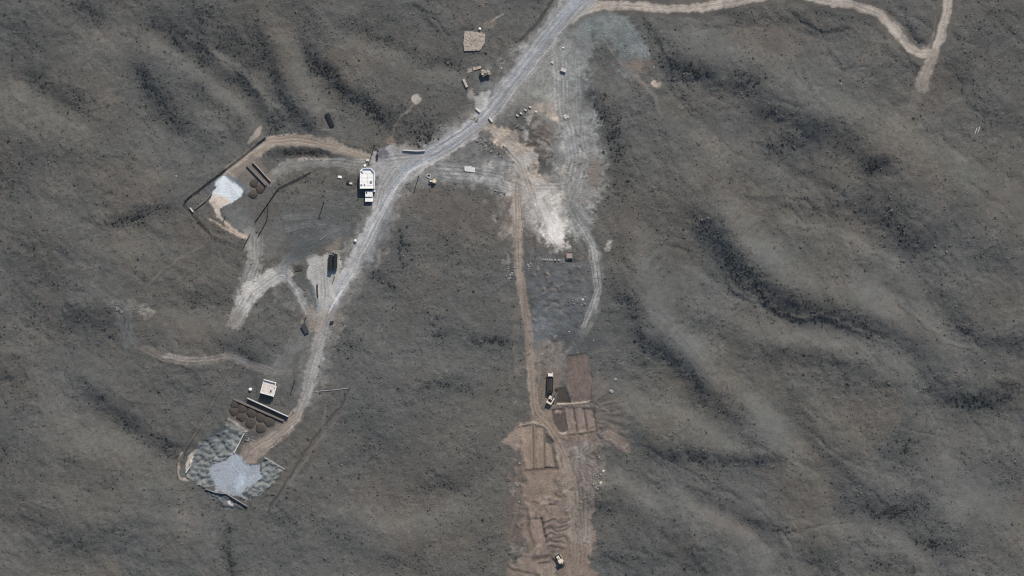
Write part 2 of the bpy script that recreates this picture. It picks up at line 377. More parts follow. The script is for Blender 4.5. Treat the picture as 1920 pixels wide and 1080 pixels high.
# quarry ground
stroke([(955,345),(1000,352),(1050,352),(1095,335)], (40, 60), C(142, 138, 131), .75, 24, .15, 3, 4, 'quarry_floor', smth=.5)
stroke([(985,390),(1020,420),(1050,455)], (50, 30), C(146, 140, 132), .7, 20, .15, 3, 4, 'quarry_floor', smth=.5)
stroke([(880,285),(920,300),(960,330)], 34, C(122, 121, 117), .65, 16, .15, 3, 4, smth=.5)
patch([(950,330),(985,300),(1000,330),(1040,330),(1070,300),(1105,330),(1100,380),(1075,400),(1060,450),(1035,465),(1015,420),(985,410),(960,380)], C(140, 134, 126), .85, 16, 3, 'quarry_floor')
patch([(930,370),(970,370),(975,480),(960,480),(945,420)], C(118, 104, 93), .6, 14, 3)
blob(1015, 370, 60, 32, C(166, 158, 148), .8, 20, 'quarry_floor', warp=4); blob(1036, 408, 32, 46, WHITE, .9, -15, 'quarry_floor', warp=4); blob(1042, 425, 17, 34, C(216, 207, 196), .95, -8, 'quarry_floor', warp=4)
for k_, (x_, y_) in enumerate([(985, 300), (1000, 335), (1070, 350), (1085, 300), (1060, 370), (1000, 380), (990, 410), (1062, 455), (1040, 462)]):
    blob(x_, y_, 12 + 3 * (k_ % 3), 7, C(164, 156, 146), .5, 30 * k_, warp=4)
blob(1003, 345, 30, 14, C(150, 146, 138), .6, 15); blob(1060, 322, 5, 18, SAND, .6); blob(1085, 330, 26, 50, C(128, 122, 114), .6); blob(1115, 325, 14, 26, C(122, 104, 91), .6)
blob(1005, 318, 24, 18, C(92, 91, 86), .85, 20, dh=-.8); blob(1000, 255, 24, 30, C(90, 82, 76), .7, 20, dh=.7); blob(1020, 255, 24, 32, C(106, 95, 87), .6)
blob(985, 215, 28, 22, C(92, 91, 84), .8, 50, bare=.8)
stroke([(915,236),(950,262),(985,290),(992,330),(1000,352)], (18, 34), SAND, .7, 14, .16, 3, 6, 'dirt_track')
stroke([(1000,206),(1025,200),(1042,220)], 14, SAND, .6, 8, .1, 3, 2); blob(1042, 220, 7, 6, C(190, 172, 150), .8)
stroke([(1080,250),(1085,300),(1078,340),(1068,390)], 26, C(134, 134, 130), .55, 12, .2, 2, 2)
for k in range(90):
    cx0, cy0, sx0, sy0 = random.choice([(1030, 370, 45, 40), (1075, 300, 20, 60), (1060, 180, 28, 50), (985, 320, 25, 22), (955, 420, 12, 40), (1060, 440, 40, 20), (900, 310, 50, 14), (1010, 250, 26, 30)])
    blob(random.gauss(cx0, sx0), random.gauss(cy0, sy0), random.uniform(4, 15), random.uniform(3, 9), random.choice([C(168, 161, 150), C(150, 145, 137), C(108, 102, 95), C(146, 132, 119), C(124, 126, 122), C(176, 168, 158)]), random.uniform(.25, .6), random.uniform(0, 180), bare=.6, smth=.2, warp=4, soft=.7)
# ragged aprons of bare dust beside the roads
for k in range(110):
    i_ = random.randrange(len(MAIN0) - 1); t_ = random.random(); x0_ = MAIN0[i_][0] * (1 - t_) + MAIN0[i_ + 1][0] * t_; y0_ = MAIN0[i_][1] * (1 - t_) + MAIN0[i_ + 1][1] * t_
    blob(x0_ + random.gauss(0, 24), y0_ + random.gauss(0, 18), random.uniform(5, 18), random.uniform(3, 8), random.choice([C(132, 127, 119), C(140, 134, 126), C(122, 119, 113), C(146, 137, 126)]), random.uniform(.2, .5), -58 + random.gauss(0, 20), bare=.4, smth=.2, warp=4, soft=.8)
# north-east dirt road with its cut bank
NE1 = [(1066,40),(1090,20),(1120,11),(1180,10),(1250,17),(1320,14),(1400,-1),(1450,-14)]
NE2 = [(1500,-10),(1540,-1),(1600,9),(1650,26),(1680,58),(1705,90),(1728,100),(1750,97),(1765,70),(1776,20),(1781,-20)]
for p in (NE1, NE2):
    stroke(p, 32, C(104, 98, 90), .6, 8, .1, 3, 1)
    stroke(p, 15, C(158, 146, 132), .95, 3, .18, 1.8, 1.1, 'dirt_road', ruts=.16)
stroke([(1448,-20),(1475,-30),(1502,-12)], 16, C(160, 146, 130), 1, 2.5, .1, 2, .5, 'dirt_road')
stroke([(1750,97),(1742,125),(1730,158)], (15, 20), C(150, 137, 123), .75, 6, .12, 2, 1)
stroke([(1730,158),(1712,200)], (16, 10), C(120, 114, 106), .35, 8, .1, 2, 1)
stroke([(1660,20),(1690,52),(1712,84)], 3, C(128, 118, 108), .7, 2, 0, bare=1)
stroke([(1755,30),(1748,80),(1730,92)], 3, C(130, 120, 110), .7, 2, 0)
# left loop tracks
stroke([(705,302),(665,288),(620,272),(560,263),(512,263),(475,288),(435,322),(420,345)], (18, 22), TAN, .95, 5, .16, 2, 1, 'dirt_track', ruts=.14)
stroke([(700,312),(650,306),(590,302),(545,308),(515,325),(495,345)], (26, 14), C(128, 124, 116), .85, 7, .2, 1.8, 1, 'dirt_track', ruts=.12)
stroke([(560,299),(590,297),(612,298)], 5, C(168, 150, 132), .7, 3, 0)
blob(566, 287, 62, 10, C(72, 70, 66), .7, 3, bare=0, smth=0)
patch([(430,320),(470,290),(515,330),(500,352),(470,375),(450,352)], C(122, 112, 103), .75, 7, 2)
# lower left tracks
stroke([(470,440),(478,480),(468,520),(455,555)], (24, 32), C(144, 140, 131), .8, 7, .25, 2, 1.5, 'dirt_track')
stroke([(440,605),(462,562),(500,525),(535,512)], (24, 30), C(164, 159, 150), .9, 7, .25, 2, 1.5, 'dirt_track')
blob(466, 545, 18, 13, C(190, 183, 171), .85, -30); blob(520, 520, 18, 8, C(166, 160, 150), .7, -20); blob(440, 600, 20, 14, C(132, 120, 108), .6, -40)
stroke([(545,482),(530,500),(530,515),(560,550),(575,585),(590,605)], (14, 16), C(120, 122, 120), .75, 6, .22, 2, 1, 'dirt_track', ruts=.1)
stroke([(540,517),(555,545),(568,575),(575,590)], 3, C(165, 152, 136), .7, 2, 0)
stroke([(545,485),(580,458),(620,442),(650,430)], 20, C(104, 106, 104), .6, 10, .15, 2, 1)
blob(505, 450, 26, 30, C(116, 113, 106), .6); blob(450, 410, 30, 20, C(112, 113, 110), .7, 30)
stroke([(270,655),(300,668),(350,677),(400,672),(435,668),(480,688),(520,700),(545,698)], (12, 14), C(124, 115, 105), .8, 5, .3, 1.8, 1, 'dirt_track', ruts=.14)
stroke([(430,664),(470,680),(510,696)], 10, C(92, 92, 90), .5, 6, 0)
stroke([(228,570),(232,600),(242,640)], (18, 22), C(112, 112, 108), .6, 9, .3, 2, 3); stroke([(240,572),(262,576),(282,592)], (10, 8), C(140, 132, 121), .6, 8, .3, 2, 4)
stroke([(312,610),(322,635),(330,655)], 6, C(112, 110, 106), .6, 4, 0)
stroke([(395,410),(430,432),(462,446)], 4, C(168, 150, 132), .8, 2.5, 0); stroke([(280,535),(300,510),(340,482),(380,460)], 3, C(116, 110, 102), .7, 2, 0)
stroke([(640,505),(600,560),(560,650),(530,700)], (8, 40), C(114, 113, 108), .6, 14, .2, 2, 2, bare=.8)
# yard at the junction and the main gravel road
patch([(700,285),(745,272),(800,290),(800,300),(770,318),(738,345),(712,390),(700,400),(702,330)], C(154, 152, 149), .95, 12, 2.5, 'gravel_yard')
patch([(735,270),(800,275),(800,290),(740,292)], C(142, 134, 125), .6, 8, 2)
MAIN = [(1104,-22),(1090,-2),(1062,24),(1012,85),(955,162),(905,222),(860,258),(800,294),(762,318),(737,350),(708,408),(672,478),(640,535),(617,583),(601,632),(590,682),(574,738),(556,783),(520,812),(482,838)]
stroke(MAIN, (42, 15), C(150, 147, 142), .9, 7, .14, 2, 1.6, 'gravel_road')
stroke(MAIN[:14], (24, 13), C(144, 146, 149), .95, 4, .2, 1.6, .6, 'gravel_road')
stroke(MAIN[13:], (14, 12), C(146, 139, 130), .9, 4, .25, 1.4, .6, 'gravel_road', ruts=.12)
stroke([(556,783),(530,806),(490,835),(470,852)], (20, 30), C(150, 134, 118), .8, 8, .25, 2, 1, 'gravel_road')
for off, (a, b), cc, op in [(15, (2, 9), PALEC, .7), (-11, (3, 7), C(158, 155, 150), .5), (7, (8, 13), PALEC, .6), (-9, (9, 13), PALEC, .5)]:
    seg = MAIN[a:b]
    pts = []
    for i, p in enumerate(seg):
        q = seg[min(i + 1, len(seg) - 1)]; r = seg[max(i - 1, 0)]
        dx, dy = q[0] - r[0], q[1] - r[1]; l = hypot(dx, dy)
        pts.append((p[0] - dy / l * off * -1, p[1] + dx / l * off * -1))
    stroke(pts, 3.4, cc, op, 2.5, .2, 2, 1.4)
stroke([(752,338),(735,362),(712,405)], 2, C(212, 208, 202), .8, 1.4, 0, warp=.3); stroke([(700,420),(690,440)], 2, C(205, 202, 198), .7, 1.4, 0, warp=.3)
stroke([(640,546),(626,568),(616,588)], 2.2, C(214, 210, 204), .85, 1.4, 0, warp=.3)
stroke([(800,305),(775,316),(755,335)], 3, C(186, 183, 178), .7, 2, 0, warp=.6)
stroke([(730,400),(715,440),(690,480)], 14, C(130, 134, 135), .55, 8, .2, 2, 1.5)
stroke([(1040,-6),(1004,48),(975,78)], 4, C(72, 70, 66), .8, 2.5, 0, dh=-.5)
stroke([(925,180),(905,150),(915,130)], (34, 10), C(122, 124, 124), .5, 12, .2, 2, 2)
patch([(887,178),(915,168),(920,178),(905,208),(893,206)], C(170, 168, 160), .85, 5, 1.5, 'gravel_yard'); blob(884, 177, 6, 9, C(160, 150, 138), .8)
blob(718, 291, 12, 10, C(92, 91, 96), .8, bare=1, warp=.6, soft=.25)
# yard with the green trailers
patch([(574,480),(590,474),(616,478),(640,470),(634,520),(622,570),(605,595),(590,598),(594,560),(578,525)], C(162, 158, 150), .9, 10, 2.5, 'gravel_yard')
patch([(612,470),(625,440),(640,445),(634,475)], C(132, 120, 107), .7, 6, 2)
blob(590, 600, 26, 22, C(154, 139, 123), .7, 60); blob(632, 600, 10, 22, C(136, 124, 111), .55)
blob(575, 467, 34, 14, C(78, 82, 81), .6, -20, bare=0, smth=0)
stroke([(560,520),(585,545),(596,580)], 10, C(96, 102, 101), .7, 6, .2)
# pale pad in the upper left compound
patch([(411,331),(426,330),(456,355),(453,368),(438,379),(415,389),(394,374),(399,358),(406,351),(400,348)], C(196, 201, 202), 1.0, 2.5, .8, 'concrete_pad', grain=.4)
patch([(391,378),(402,362),(436,377),(424,383),(413,392),(416,410),(408,408),(402,392)], C(190, 174, 156), .95, 4, .8, 'concrete_pad')
stroke([(415,408),(432,426),(462,444)], 4, C(176, 158, 138), .8, 2.5, 0)
stroke([(426,329),(455,350),(466,362)], 7, C(104, 112, 116), .8, 3, 0); stroke([(410,333),(400,345),(392,358)], 6, C(98, 106, 114), .7, 3, 0)
patch([(463,268),(480,240),(487,232),(492,236),(486,252),(468,272)], C(150, 138, 126), .9, 3, .8)
# lower left compound
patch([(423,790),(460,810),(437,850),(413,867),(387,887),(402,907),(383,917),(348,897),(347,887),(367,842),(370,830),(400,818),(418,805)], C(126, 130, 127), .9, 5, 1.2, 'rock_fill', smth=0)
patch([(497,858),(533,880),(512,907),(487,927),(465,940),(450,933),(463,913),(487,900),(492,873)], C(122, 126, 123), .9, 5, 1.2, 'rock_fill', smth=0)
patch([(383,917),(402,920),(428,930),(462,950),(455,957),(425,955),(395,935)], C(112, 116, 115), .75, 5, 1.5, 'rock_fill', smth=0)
patch([(423,790),(460,808),(457,818),(420,806)], C(120, 122, 116), .8, 5, 1)
patch([(437,850),(457,863),(470,873),(488,872),(492,890),(483,903),(463,913),(450,933),(425,927),(403,920),(402,907),(388,888),(398,873),(420,865)], C(150, 156, 161), 1.0, 4, 1.0, 'gravel_yard', grain=.35)
blob(446, 905, 9, 16, C(172, 184, 192), .6, 20)
patch([(367,842),(362,858),(355,876),(347,888),(346,872),(352,856)], C(176, 162, 146), .9, 2.5, .5)
patch([(425,940),(430,938),(437,948),(432,951)], C(190, 180, 166), .9, 2, .3)
stroke([(432,806),(418,828),(395,840)], 5, C(70, 78, 82), .5, 4, 0, smth=0); stroke([(418,803),(398,820),(378,829)], 8, C(72, 80, 84), .7, 4, 0, smth=0)
patch([(428,752),(470,752),(540,790),(520,808),(490,815),(455,800),(425,785)], C(112, 102, 93), .7, 8, 1.5)
stroke([(428,786),(450,800),(462,808)], 3.5, C(166, 156, 144), .7, 2, 0); stroke([(334,866),(332,885),(336,898),(352,900)], 4, C(156, 144, 132), .8, 2.5, 0, warp=.4)
stroke([(340,852),(334,866)], 4, C(160, 150, 138), .8, 2.5, 0, warp=.4)
stroke([(655,728),(640,760),(605,802),(570,850),(535,905),(500,962)], 2.6, C(76, 72, 68), .75, 2, 0, dh=-.25); stroke([(648,770),(612,806),(578,852),(542,908)], 3, C(120, 112, 104), .5, 3, 0)
stroke([(612,760),(605,800)], 4, C(116, 110, 104), .5, 3, 0)
# the paths up to the small pale pad
blob(780, 186, 9, 9, C(168, 156, 142), .9, warp=1, soft=.2); stroke([(775,196),(756,214),(740,236),(737,262)], 3.4, C(132, 121, 108), .8, 2, 0); blob(735, 262, 8, 7, C(140, 122, 108), .6)
blob(1229, 156, 8, 6, C(168, 150, 136), .8); blob(920, 42, 12, 8, C(132, 119, 107), .7, -30); stroke([(920,42),(932,33),(942,28)], 3, C(150, 138, 124), .8, 2, 0)
blob(885, 205, 16, 20, C(118, 106, 97), .4)
stroke([(1160,120),(1195,150),(1225,175),(1240,215)], 5, C(120, 113, 104), .6, 3, .2)
stroke([(1135,75),(1160,118),(1215,160)], 3, C(128, 118, 106), .6, 2, 0)
# right hand tracks
stroke([(968,350),(970,420),(972,500),(979,545),(989,600),(993,660),(998,720),(1004,775)], (16, 15), C(146, 133, 119), .9, 4, .3, 1.5, .8, 'dirt_track', ruts=.16)
stroke([(1068,385),(1098,430),(1118,480),(1123,545),(1108,595),(1085,635),(1060,660),(1040,690)], (13, 20), C(122, 121, 115), .75, 5, .3, 1.5, .8, 'dirt_track', ruts=.16)
blob(1015, 545, 34, 45, C(90, 90, 86), .7, bare=.8); patch([(985,480),(1060,480),(1110,500),(1105,560),(1060,560),(1000,520)], C(98, 92, 84), .7, 14, 3, bare=.6, smth=0)
stroke([(1000,487),(1058,490)], 5, C(150, 134, 120), .7, 3, 0); stroke([(1015,512),(1060,520),(1100,538)], 4, C(122, 110, 98), .6, 4, 0)
patch([(988,470),(1108,488),(1114,560),(1088,632),(1002,628)], C(101, 105, 107), .65, 18, 4, bare=.8, smth=0)
for k in range(24):
    blob(random.uniform(1000, 1100), random.uniform(560, 640), random.uniform(5, 14), random.uniform(3, 8), random.choice([C(116, 121, 124), C(84, 88, 90), C(128, 126, 120), C(96, 100, 102)]), .5, random.uniform(0, 180), bare=.7, smth=.2, warp=4, soft=.7)
for k in range(46):
    x_, y_ = random.uniform(995, 1105), random.uniform(480, 625); a_ = random.uniform(0, 3.1); l_ = random.uniform(4, 14)
    stroke([(x_, y_), (x_ + l_ * .5 * cos(a_) + 1.5, y_ + l_ * .5 * sin(a_)), (x_ + l_ * cos(a_ + .3), y_ + l_ * sin(a_ + .3))], random.uniform(2, 4), random.choice([C(74, 74, 72), C(118, 109, 100), C(102, 100, 96), C(84, 82, 78)]), .6, 3, 0, warp=2, bare=.5, smth=0, dh=random.choice([.35, .3, -.3]))
blob(1060, 640, 46, 22, C(78, 80, 80), .8, 0, bare=.8); blob(1010, 640, 22, 40, C(112, 116, 118), .6); blob(1115, 640, 18, 16, C(80, 80, 80), .6); blob(1080, 610, 8, 6, C(70, 74, 76), .7); blob(1117, 597, 9, 9, C(84, 88, 90), .6)
# ---- the stepped excavation
patch([(985,640),(1055,640),(1060,700),(1030,760),(1005,770),(995,700)], C(122, 114, 105), .8, 12, 2, 'excavation', streak=(0, 3, .12))
patch([(1020,690),(1060,690),(1050,730),(1010,760)], C(124, 110, 98), .7, 8, 2, 'excavation')
patch([(972,790),(1035,760),(1115,755),(1128,815),(1120,850),(1112,930),(1110,1095),(985,1095),(975,950),(976,860)], C(134, 116, 102), .9, 18, 6, 'excavation', streak=(0, 3.5, .18), dh=-.35)
patch([(1050,830),(1115,830),(1112,930),(1104,1020),(1070,1020),(1058,920)], C(132, 125, 117), .75, 14, 2, streak=(0, 2.2, .34))
patch([(1064,665),(1106,665),(1109,756),(1078,758),(1068,735),(1062,700)], C(116, 100, 91), .9, 4.5, 2.4, 'excavation', dh=-.55, furrow=(0, 3.4, .13))
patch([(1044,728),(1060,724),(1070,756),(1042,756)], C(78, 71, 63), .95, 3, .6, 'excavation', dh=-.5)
patch([(1056,767),(1112,764),(1119,808),(1062,814)], C(138, 120, 109), .92, 3.5, 2.0, 'excavation', dh=-.5, furrow=(0, 4, .13))
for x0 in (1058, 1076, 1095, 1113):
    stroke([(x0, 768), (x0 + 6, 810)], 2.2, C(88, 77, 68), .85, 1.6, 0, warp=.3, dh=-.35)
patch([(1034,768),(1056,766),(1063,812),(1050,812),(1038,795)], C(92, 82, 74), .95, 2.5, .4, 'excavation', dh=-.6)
blob(1043, 773, 4, 4, C(150, 130, 122), .9, dh=.4, warp=.3); blob(1050, 774, 3.5, 3.5, C(140, 122, 114), .9, dh=.3, warp=.3)
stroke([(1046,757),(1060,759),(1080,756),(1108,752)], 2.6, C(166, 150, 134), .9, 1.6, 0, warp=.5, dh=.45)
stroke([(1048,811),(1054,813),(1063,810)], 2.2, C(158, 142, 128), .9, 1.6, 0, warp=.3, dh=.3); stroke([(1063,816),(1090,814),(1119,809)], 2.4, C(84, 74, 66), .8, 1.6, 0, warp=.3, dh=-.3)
patch([(979,797),(1001,794),(1022,803),(1040,830),(1045,880),(985,884)], C(144, 124, 106), .92, 3.5, 2.0, 'excavation', dh=-.5, furrow=(-2, 4.2, .15))
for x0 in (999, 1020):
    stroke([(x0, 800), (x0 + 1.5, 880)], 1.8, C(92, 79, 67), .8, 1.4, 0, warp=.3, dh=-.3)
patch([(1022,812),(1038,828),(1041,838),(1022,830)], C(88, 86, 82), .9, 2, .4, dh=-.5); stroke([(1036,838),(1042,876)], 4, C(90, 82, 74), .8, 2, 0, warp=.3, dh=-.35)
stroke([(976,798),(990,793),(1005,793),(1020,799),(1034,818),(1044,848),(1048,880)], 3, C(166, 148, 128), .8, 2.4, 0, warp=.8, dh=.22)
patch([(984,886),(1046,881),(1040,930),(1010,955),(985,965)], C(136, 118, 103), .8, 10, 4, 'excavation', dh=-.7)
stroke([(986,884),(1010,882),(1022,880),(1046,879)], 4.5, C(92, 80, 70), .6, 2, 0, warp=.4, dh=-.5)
patch([(990,976),(1014,970),(1025,1018),(998,1026)], C(140, 121, 108), .85, 4, 2, 'excavation', dh=-.6, furrow=(-10, 4, .08))
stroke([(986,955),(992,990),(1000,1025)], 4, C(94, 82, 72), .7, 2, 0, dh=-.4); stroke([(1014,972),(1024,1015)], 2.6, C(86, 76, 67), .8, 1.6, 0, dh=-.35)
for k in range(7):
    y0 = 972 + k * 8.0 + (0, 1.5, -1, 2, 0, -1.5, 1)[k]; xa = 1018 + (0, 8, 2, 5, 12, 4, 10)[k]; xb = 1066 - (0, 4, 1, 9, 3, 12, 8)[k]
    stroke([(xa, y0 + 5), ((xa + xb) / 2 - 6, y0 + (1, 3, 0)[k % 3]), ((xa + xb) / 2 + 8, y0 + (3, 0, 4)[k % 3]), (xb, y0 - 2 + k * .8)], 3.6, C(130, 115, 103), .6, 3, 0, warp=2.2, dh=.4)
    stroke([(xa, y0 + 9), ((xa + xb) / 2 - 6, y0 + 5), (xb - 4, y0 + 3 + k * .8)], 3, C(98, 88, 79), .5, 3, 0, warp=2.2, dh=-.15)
patch([(1008,1056),(1046,1050),(1047,1095),(1010,1095)], C(140, 124, 108), .9, 2.5, .4, 'excavation', dh=-.6, furrow=(0, 5, .12))
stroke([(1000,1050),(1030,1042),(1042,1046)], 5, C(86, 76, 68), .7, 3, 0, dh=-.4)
patch([(938,828),(976,796),(977,838),(968,846)], C(142, 124, 108), .85, 5, 1.5); patch([(950,1060),(1000,1045),(1008,1085),(945,1085)], C(132, 116, 102), .75, 8, 2)
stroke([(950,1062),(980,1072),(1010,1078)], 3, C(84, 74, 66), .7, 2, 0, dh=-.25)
stroke([(970,860),(968,900),(970,960),(962,1010)], (14, 24), C(112, 98, 88), .7, 7, .2, 3, 2)
# fan of side-cast spoil to the right
poly = [(1112,690),(1130,700),(1150,730),(1168,748),(1173,775),(1168,800),(1186,832),(1176,852),(1122,822),(1112,760)]
sl, m = patch(poly, C(114, 103, 94), .6, 14, 4)
th = np.arctan2(WYP[sl] - 776, WXP[sl] - 1085); rr = np.hypot(WYP[sl] - 776, WXP[sl] - 1085)
fan = fbm(th * 12, rr / 55, 103, 4, .6) * 1.9 * smooth(18, 45, rr)
DH[sl] += m * fan * .26
RGB[sl] *= (1 + .14 * m * fan)[..., None]
SMOOTH[sl] = np.maximum(SMOOTH[sl], m)
patch([(1128,815),(1150,800),(1180,838),(1172,850)], C(140, 122, 108), .55, 9, 3)
patch([(1090,850),(1130,840),(1135,905),(1115,930),(1095,900)], C(122, 112, 102), .6, 10, 3, smth=.2)
stroke([(1100,910),(1098,940),(1105,955)], 10, C(92, 90, 86), .7, 6, 0); stroke([(1108,905),(1112,935),(1110,960)], 4, C(134, 118, 106), .6, 3, 0)
stroke([(985,560),(982,620),(990,680)], 6, C(118, 108, 98), .6, 5, 0)
for (x, y) in [(973, 545), (970, 585), (965, 620), (966, 655), (972, 690)]:
    blob(x, y, 6, 14, C(120, 110, 100), .5)

# ---- wheel tracks and scraped lines
def tracks(path, n, spread, tone, op=.5, gauge=7.0, w=1.5, dh=-.05):
    for k in range(n):
        ox = random.gauss(0, spread); bend = random.gauss(0, spread * .6); f0 = random.uniform(0, .35); f1 = random.uniform(.65, 1)
        P = np.array(path, float); seg = np.r_[0, np.cumsum(np.hypot(*np.diff(P, axis=0).T))]
        t = np.linspace(f0, f1, 12); q = np.stack([np.interp(t * seg[-1], seg, P[:, 0]), np.interp(t * seg[-1], seg, P[:, 1])], 1)
        g = np.gradient(q, axis=0); nn = np.stack([-g[:, 1], g[:, 0]], 1) / (np.hypot(g[:, 0], g[:, 1])[:, None] + 1e-6)
        off = ox + bend * np.sin(t * 3.1 + k)
        for s in (-.5, .5):
            r = q + nn * (off + s * gauge)[:, None]
            stroke([tuple(p) for p in r], w, tone[k % len(tone)], op * random.uniform(.5, 1), 1.4, 0, warp=.6, bare=.5, smth=.3, dh=dh)
TN = [C(176, 173, 168), C(112, 110, 108), C(168, 164, 158)]; TB = [C(152, 133, 114), C(98, 84, 72), C(142, 124, 106)]
tracks(MAIN[:9], 9, 7, TN, .45); tracks(MAIN[8:14], 6, 4, TN, .45, 6); tracks(MAIN[13:], 4, 2, TN, .5, 6)
tracks([(700,305),(740,300),(790,296),(830,280)], 6, 5, TN, .45); tracks([(705,395),(715,350),(735,315),(760,295)], 5, 6, TN, .4)
tracks([(690,306),(620,303),(560,304),(520,322)], 4, 4, TN, .22, 6); tracks([(700,300),(640,280),(560,262),(500,266),(440,318)], 4, 3, TB, .5, 6)
tracks([(800,316),(870,318),(940,330),(1000,355)], 7, 8, TN, .4); tracks([(1060,100),(1065,200),(1085,300),(1060,390)], 7, 12, TN, .4)
tracks([(920,240),(985,300),(1010,370),(1040,440)], 6, 9, TN, .4); tracks([(960,340),(1000,360),(1060,360),(1095,330)], 4, 7, TN, .4)
tracks([(970,360),(974,500),(990,620),(1002,775),(1030,800),(1065,860),(1085,960),(1085,1080)], 7, 4, TB, .5, 7); tracks([(1050,820),(1085,900),(1090,1000),(1092,1080)], 10, 10, TB, .5, 6)
tracks([(1030,640),(1030,700),(1015,770)], 6, 12, TB, .45, 6); tracks([(1040,890),(1020,930),(1000,960)], 4, 10, TB, .4, 6); tracks([(480,440),(476,500),(460,555)], 3, 4, TN, .3, 6); tracks([(440,600),(480,545),(530,512),(560,545),(590,600)], 4, 3, TN, .45, 6)
tracks([(478,475),(520,435),(580,425),(650,432)], 4, 7, [C(124,124,120), C(114,115,112)], .35, 6); tracks([(520,330),(545,370),(600,385),(660,370)], 3, 8, [C(118,116,111)], .3, 6); tracks([(505,440),(530,410),(600,400),(640,420)], 3, 6, [C(120,120,116)], .3, 6)
tracks([(600,590),(604,540),(598,490)], 5, 6, TN, .4, 6); tracks([(430,870),(450,890),(440,920)], 5, 10, [C(166,176,184), C(122,130,138)], .4, 6); tracks([(590,700),(560,780),(500,830)], 4, 5, TB, .4, 6)
tracks([(1070,390),(1110,460),(1123,545),(1095,620)], 4, 3, TN, .5, 6); tracks([(280,660),(350,676),(430,668),(520,698)], 2, 2, TN, .25, 5)
# loose scraped spoil: short crooked ridges over the dug ground
for k in range(230):
    cx0, cy0, sx0, sy0 = random.choice([(1075, 840, 30, 14), (1120, 800, 24, 30), (1088, 930, 16, 50), (985, 1050, 24, 20), (1040, 945, 28, 12), (968, 930, 5, 70), (1115, 880, 12, 26), (1030, 660, 28, 14), (1050, 350, 50, 40), (1040, 500, 50, 18), (1095, 300, 16, 46), (1020, 260, 20, 25)])
    x, y = random.gauss(cx0, sx0), random.gauss(cy0, sy0); a = random.uniform(0, 6.28); l = random.uniform(4, 13); c_ = random.uniform(-.8, .8)
    p = [(x + cos(a + c_ * t) * l * t, y + sin(a + c_ * t) * l * t) for t in (0, .35, .7, 1)]
    stroke(p, 2.2, random.choice([C(146, 132, 120), C(104, 95, 88), C(124, 116, 108)]), .5, 2, 0, warp=1, bare=0, smth=0, dh=random.choice([.25, .3, -.25]))
# ---- sharp little scarps, crests and runnels of the hillsides
for dh_, w_, pts in [(-.45, 4, [(1200,30),(1227,67),(1250,120),(1273,170),(1313,217)]), (-.7, 4, [(1483,27),(1523,53),(1547,63),(1600,58)]), (-.5, 3.5, [(1410,945),(1440,975),(1475,1010),(1490,1040),(1502,1085)]),
        (-.5, 3.5, [(1475,1005),(1540,987),(1600,982)]), (.7, 7, [(1370,540),(1410,560),(1450,577),(1490,597),(1540,592),(1600,617),(1655,640)]), (-.4, 3, [(1205,838),(1260,866),(1320,902),(1385,935)]), (.6, 6, [(1690,570),(1730,605),(1765,640),(1830,656)]),
        (-.4, 3, [(1470,830),(1510,870),(1540,890)]), (.6, 5, [(400,100),(440,125),(475,160),(515,205)]), (-.7, 4, [(780,10),(807,30),(840,67)]), (-.6, 5, [(424,990),(428,1040),(436,1090)]), (.5, 6, [(295,85),(350,117),(400,160),(448,204)]),
        (-.4, 3, [(205,425),(180,445),(150,455)]), (.5, 5, [(1483,418),(1573,435),(1630,470),(1690,495)]), (-.5, 4, [(1690,95),(1727,137)]), (-.5, 4, [(1660,20),(1700,55),(1727,80),(1735,82)]), (-.4, 3, [(1300,60),(1360,52),(1430,48)]),
        (-.4, 3, [(545,85),(570,130),(590,180),(612,210)]), (-.5, 4, [(480,150),(510,205),(545,235)]), (.5, 5, [(1220,480),(1218,530),(1240,580),(1275,625),(1340,695)]), (-.35, 3, [(1735,750),(1760,800),(1775,860)]), (-.4, 3, [(1350,260),(1380,290),(1410,300)])]:
    stroke(pts, w_, DUST, 0, 4, 0, warp=2.5, bare=0, smth=0, dh=dh_ * .6)
# ---- rock fill lumps, low relief of the open ground
rf = (np.char.equal(np.array(CLASSES), 'rock_fill')).argmax()
rock = (CLS == rf).astype(np.float32) if 'rock_fill' in CLASSES else np.zeros_like(BARE)
def worley(x, y, seed):
    ix, iy = np.floor(x).astype(np.int64), np.floor(y).astype(np.int64); best = np.full(x.shape, 9.0)
    for a in (-1, 0, 1):
        for c in (-1, 0, 1):
            jx, jy = ix + a, iy + c
            best = np.minimum(best, np.hypot(jx + _h(jx, jy, seed) - x, jy + _h(jx, jy, seed + 5) - y))
    return best
near = (far < 30)
H += DH * near
rs = win(335, 545, 780, 965)
xr = (WXP[rs] * .8 - WYP[rs] * .6); yr = (WXP[rs] * .6 + WYP[rs] * .8)
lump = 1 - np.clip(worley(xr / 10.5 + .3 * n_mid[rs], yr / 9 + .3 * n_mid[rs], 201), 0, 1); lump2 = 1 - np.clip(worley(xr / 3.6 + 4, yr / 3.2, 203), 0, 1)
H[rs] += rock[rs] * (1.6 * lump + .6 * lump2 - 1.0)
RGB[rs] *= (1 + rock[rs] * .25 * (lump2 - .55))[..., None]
rough = (1 - SMOOTH * .88)
hum = np.maximum(0, vnoise(X / 1.15, Y / 1.15, 205)) ** 1.5 * .24 + .07 * vnoise(X / .62 + 7, Y / .62, 207) + .22 * vnoise(X / 3.1, Y / 3.1, 209) + .5 * fbm(X / 14, Y / 14, 211, 3)
H += hum * rough * (1 - smooth(5, 60, fe)) * (.75 + .45 * smooth(-.3, .4, n_mid))
crx = PX + 26 * fbm(PX / 80, PY / 80, 231, 2); cry = PY + 26 * fbm(PX / 80, PY / 80, 233, 2)
crease = np.abs(fbm((crx * .75 - cry * .66) / 46, (crx * .66 + cry * .75) / 70, 235, 3)); crease2 = np.abs(fbm(crx / 21, cry / 21, 237, 2))
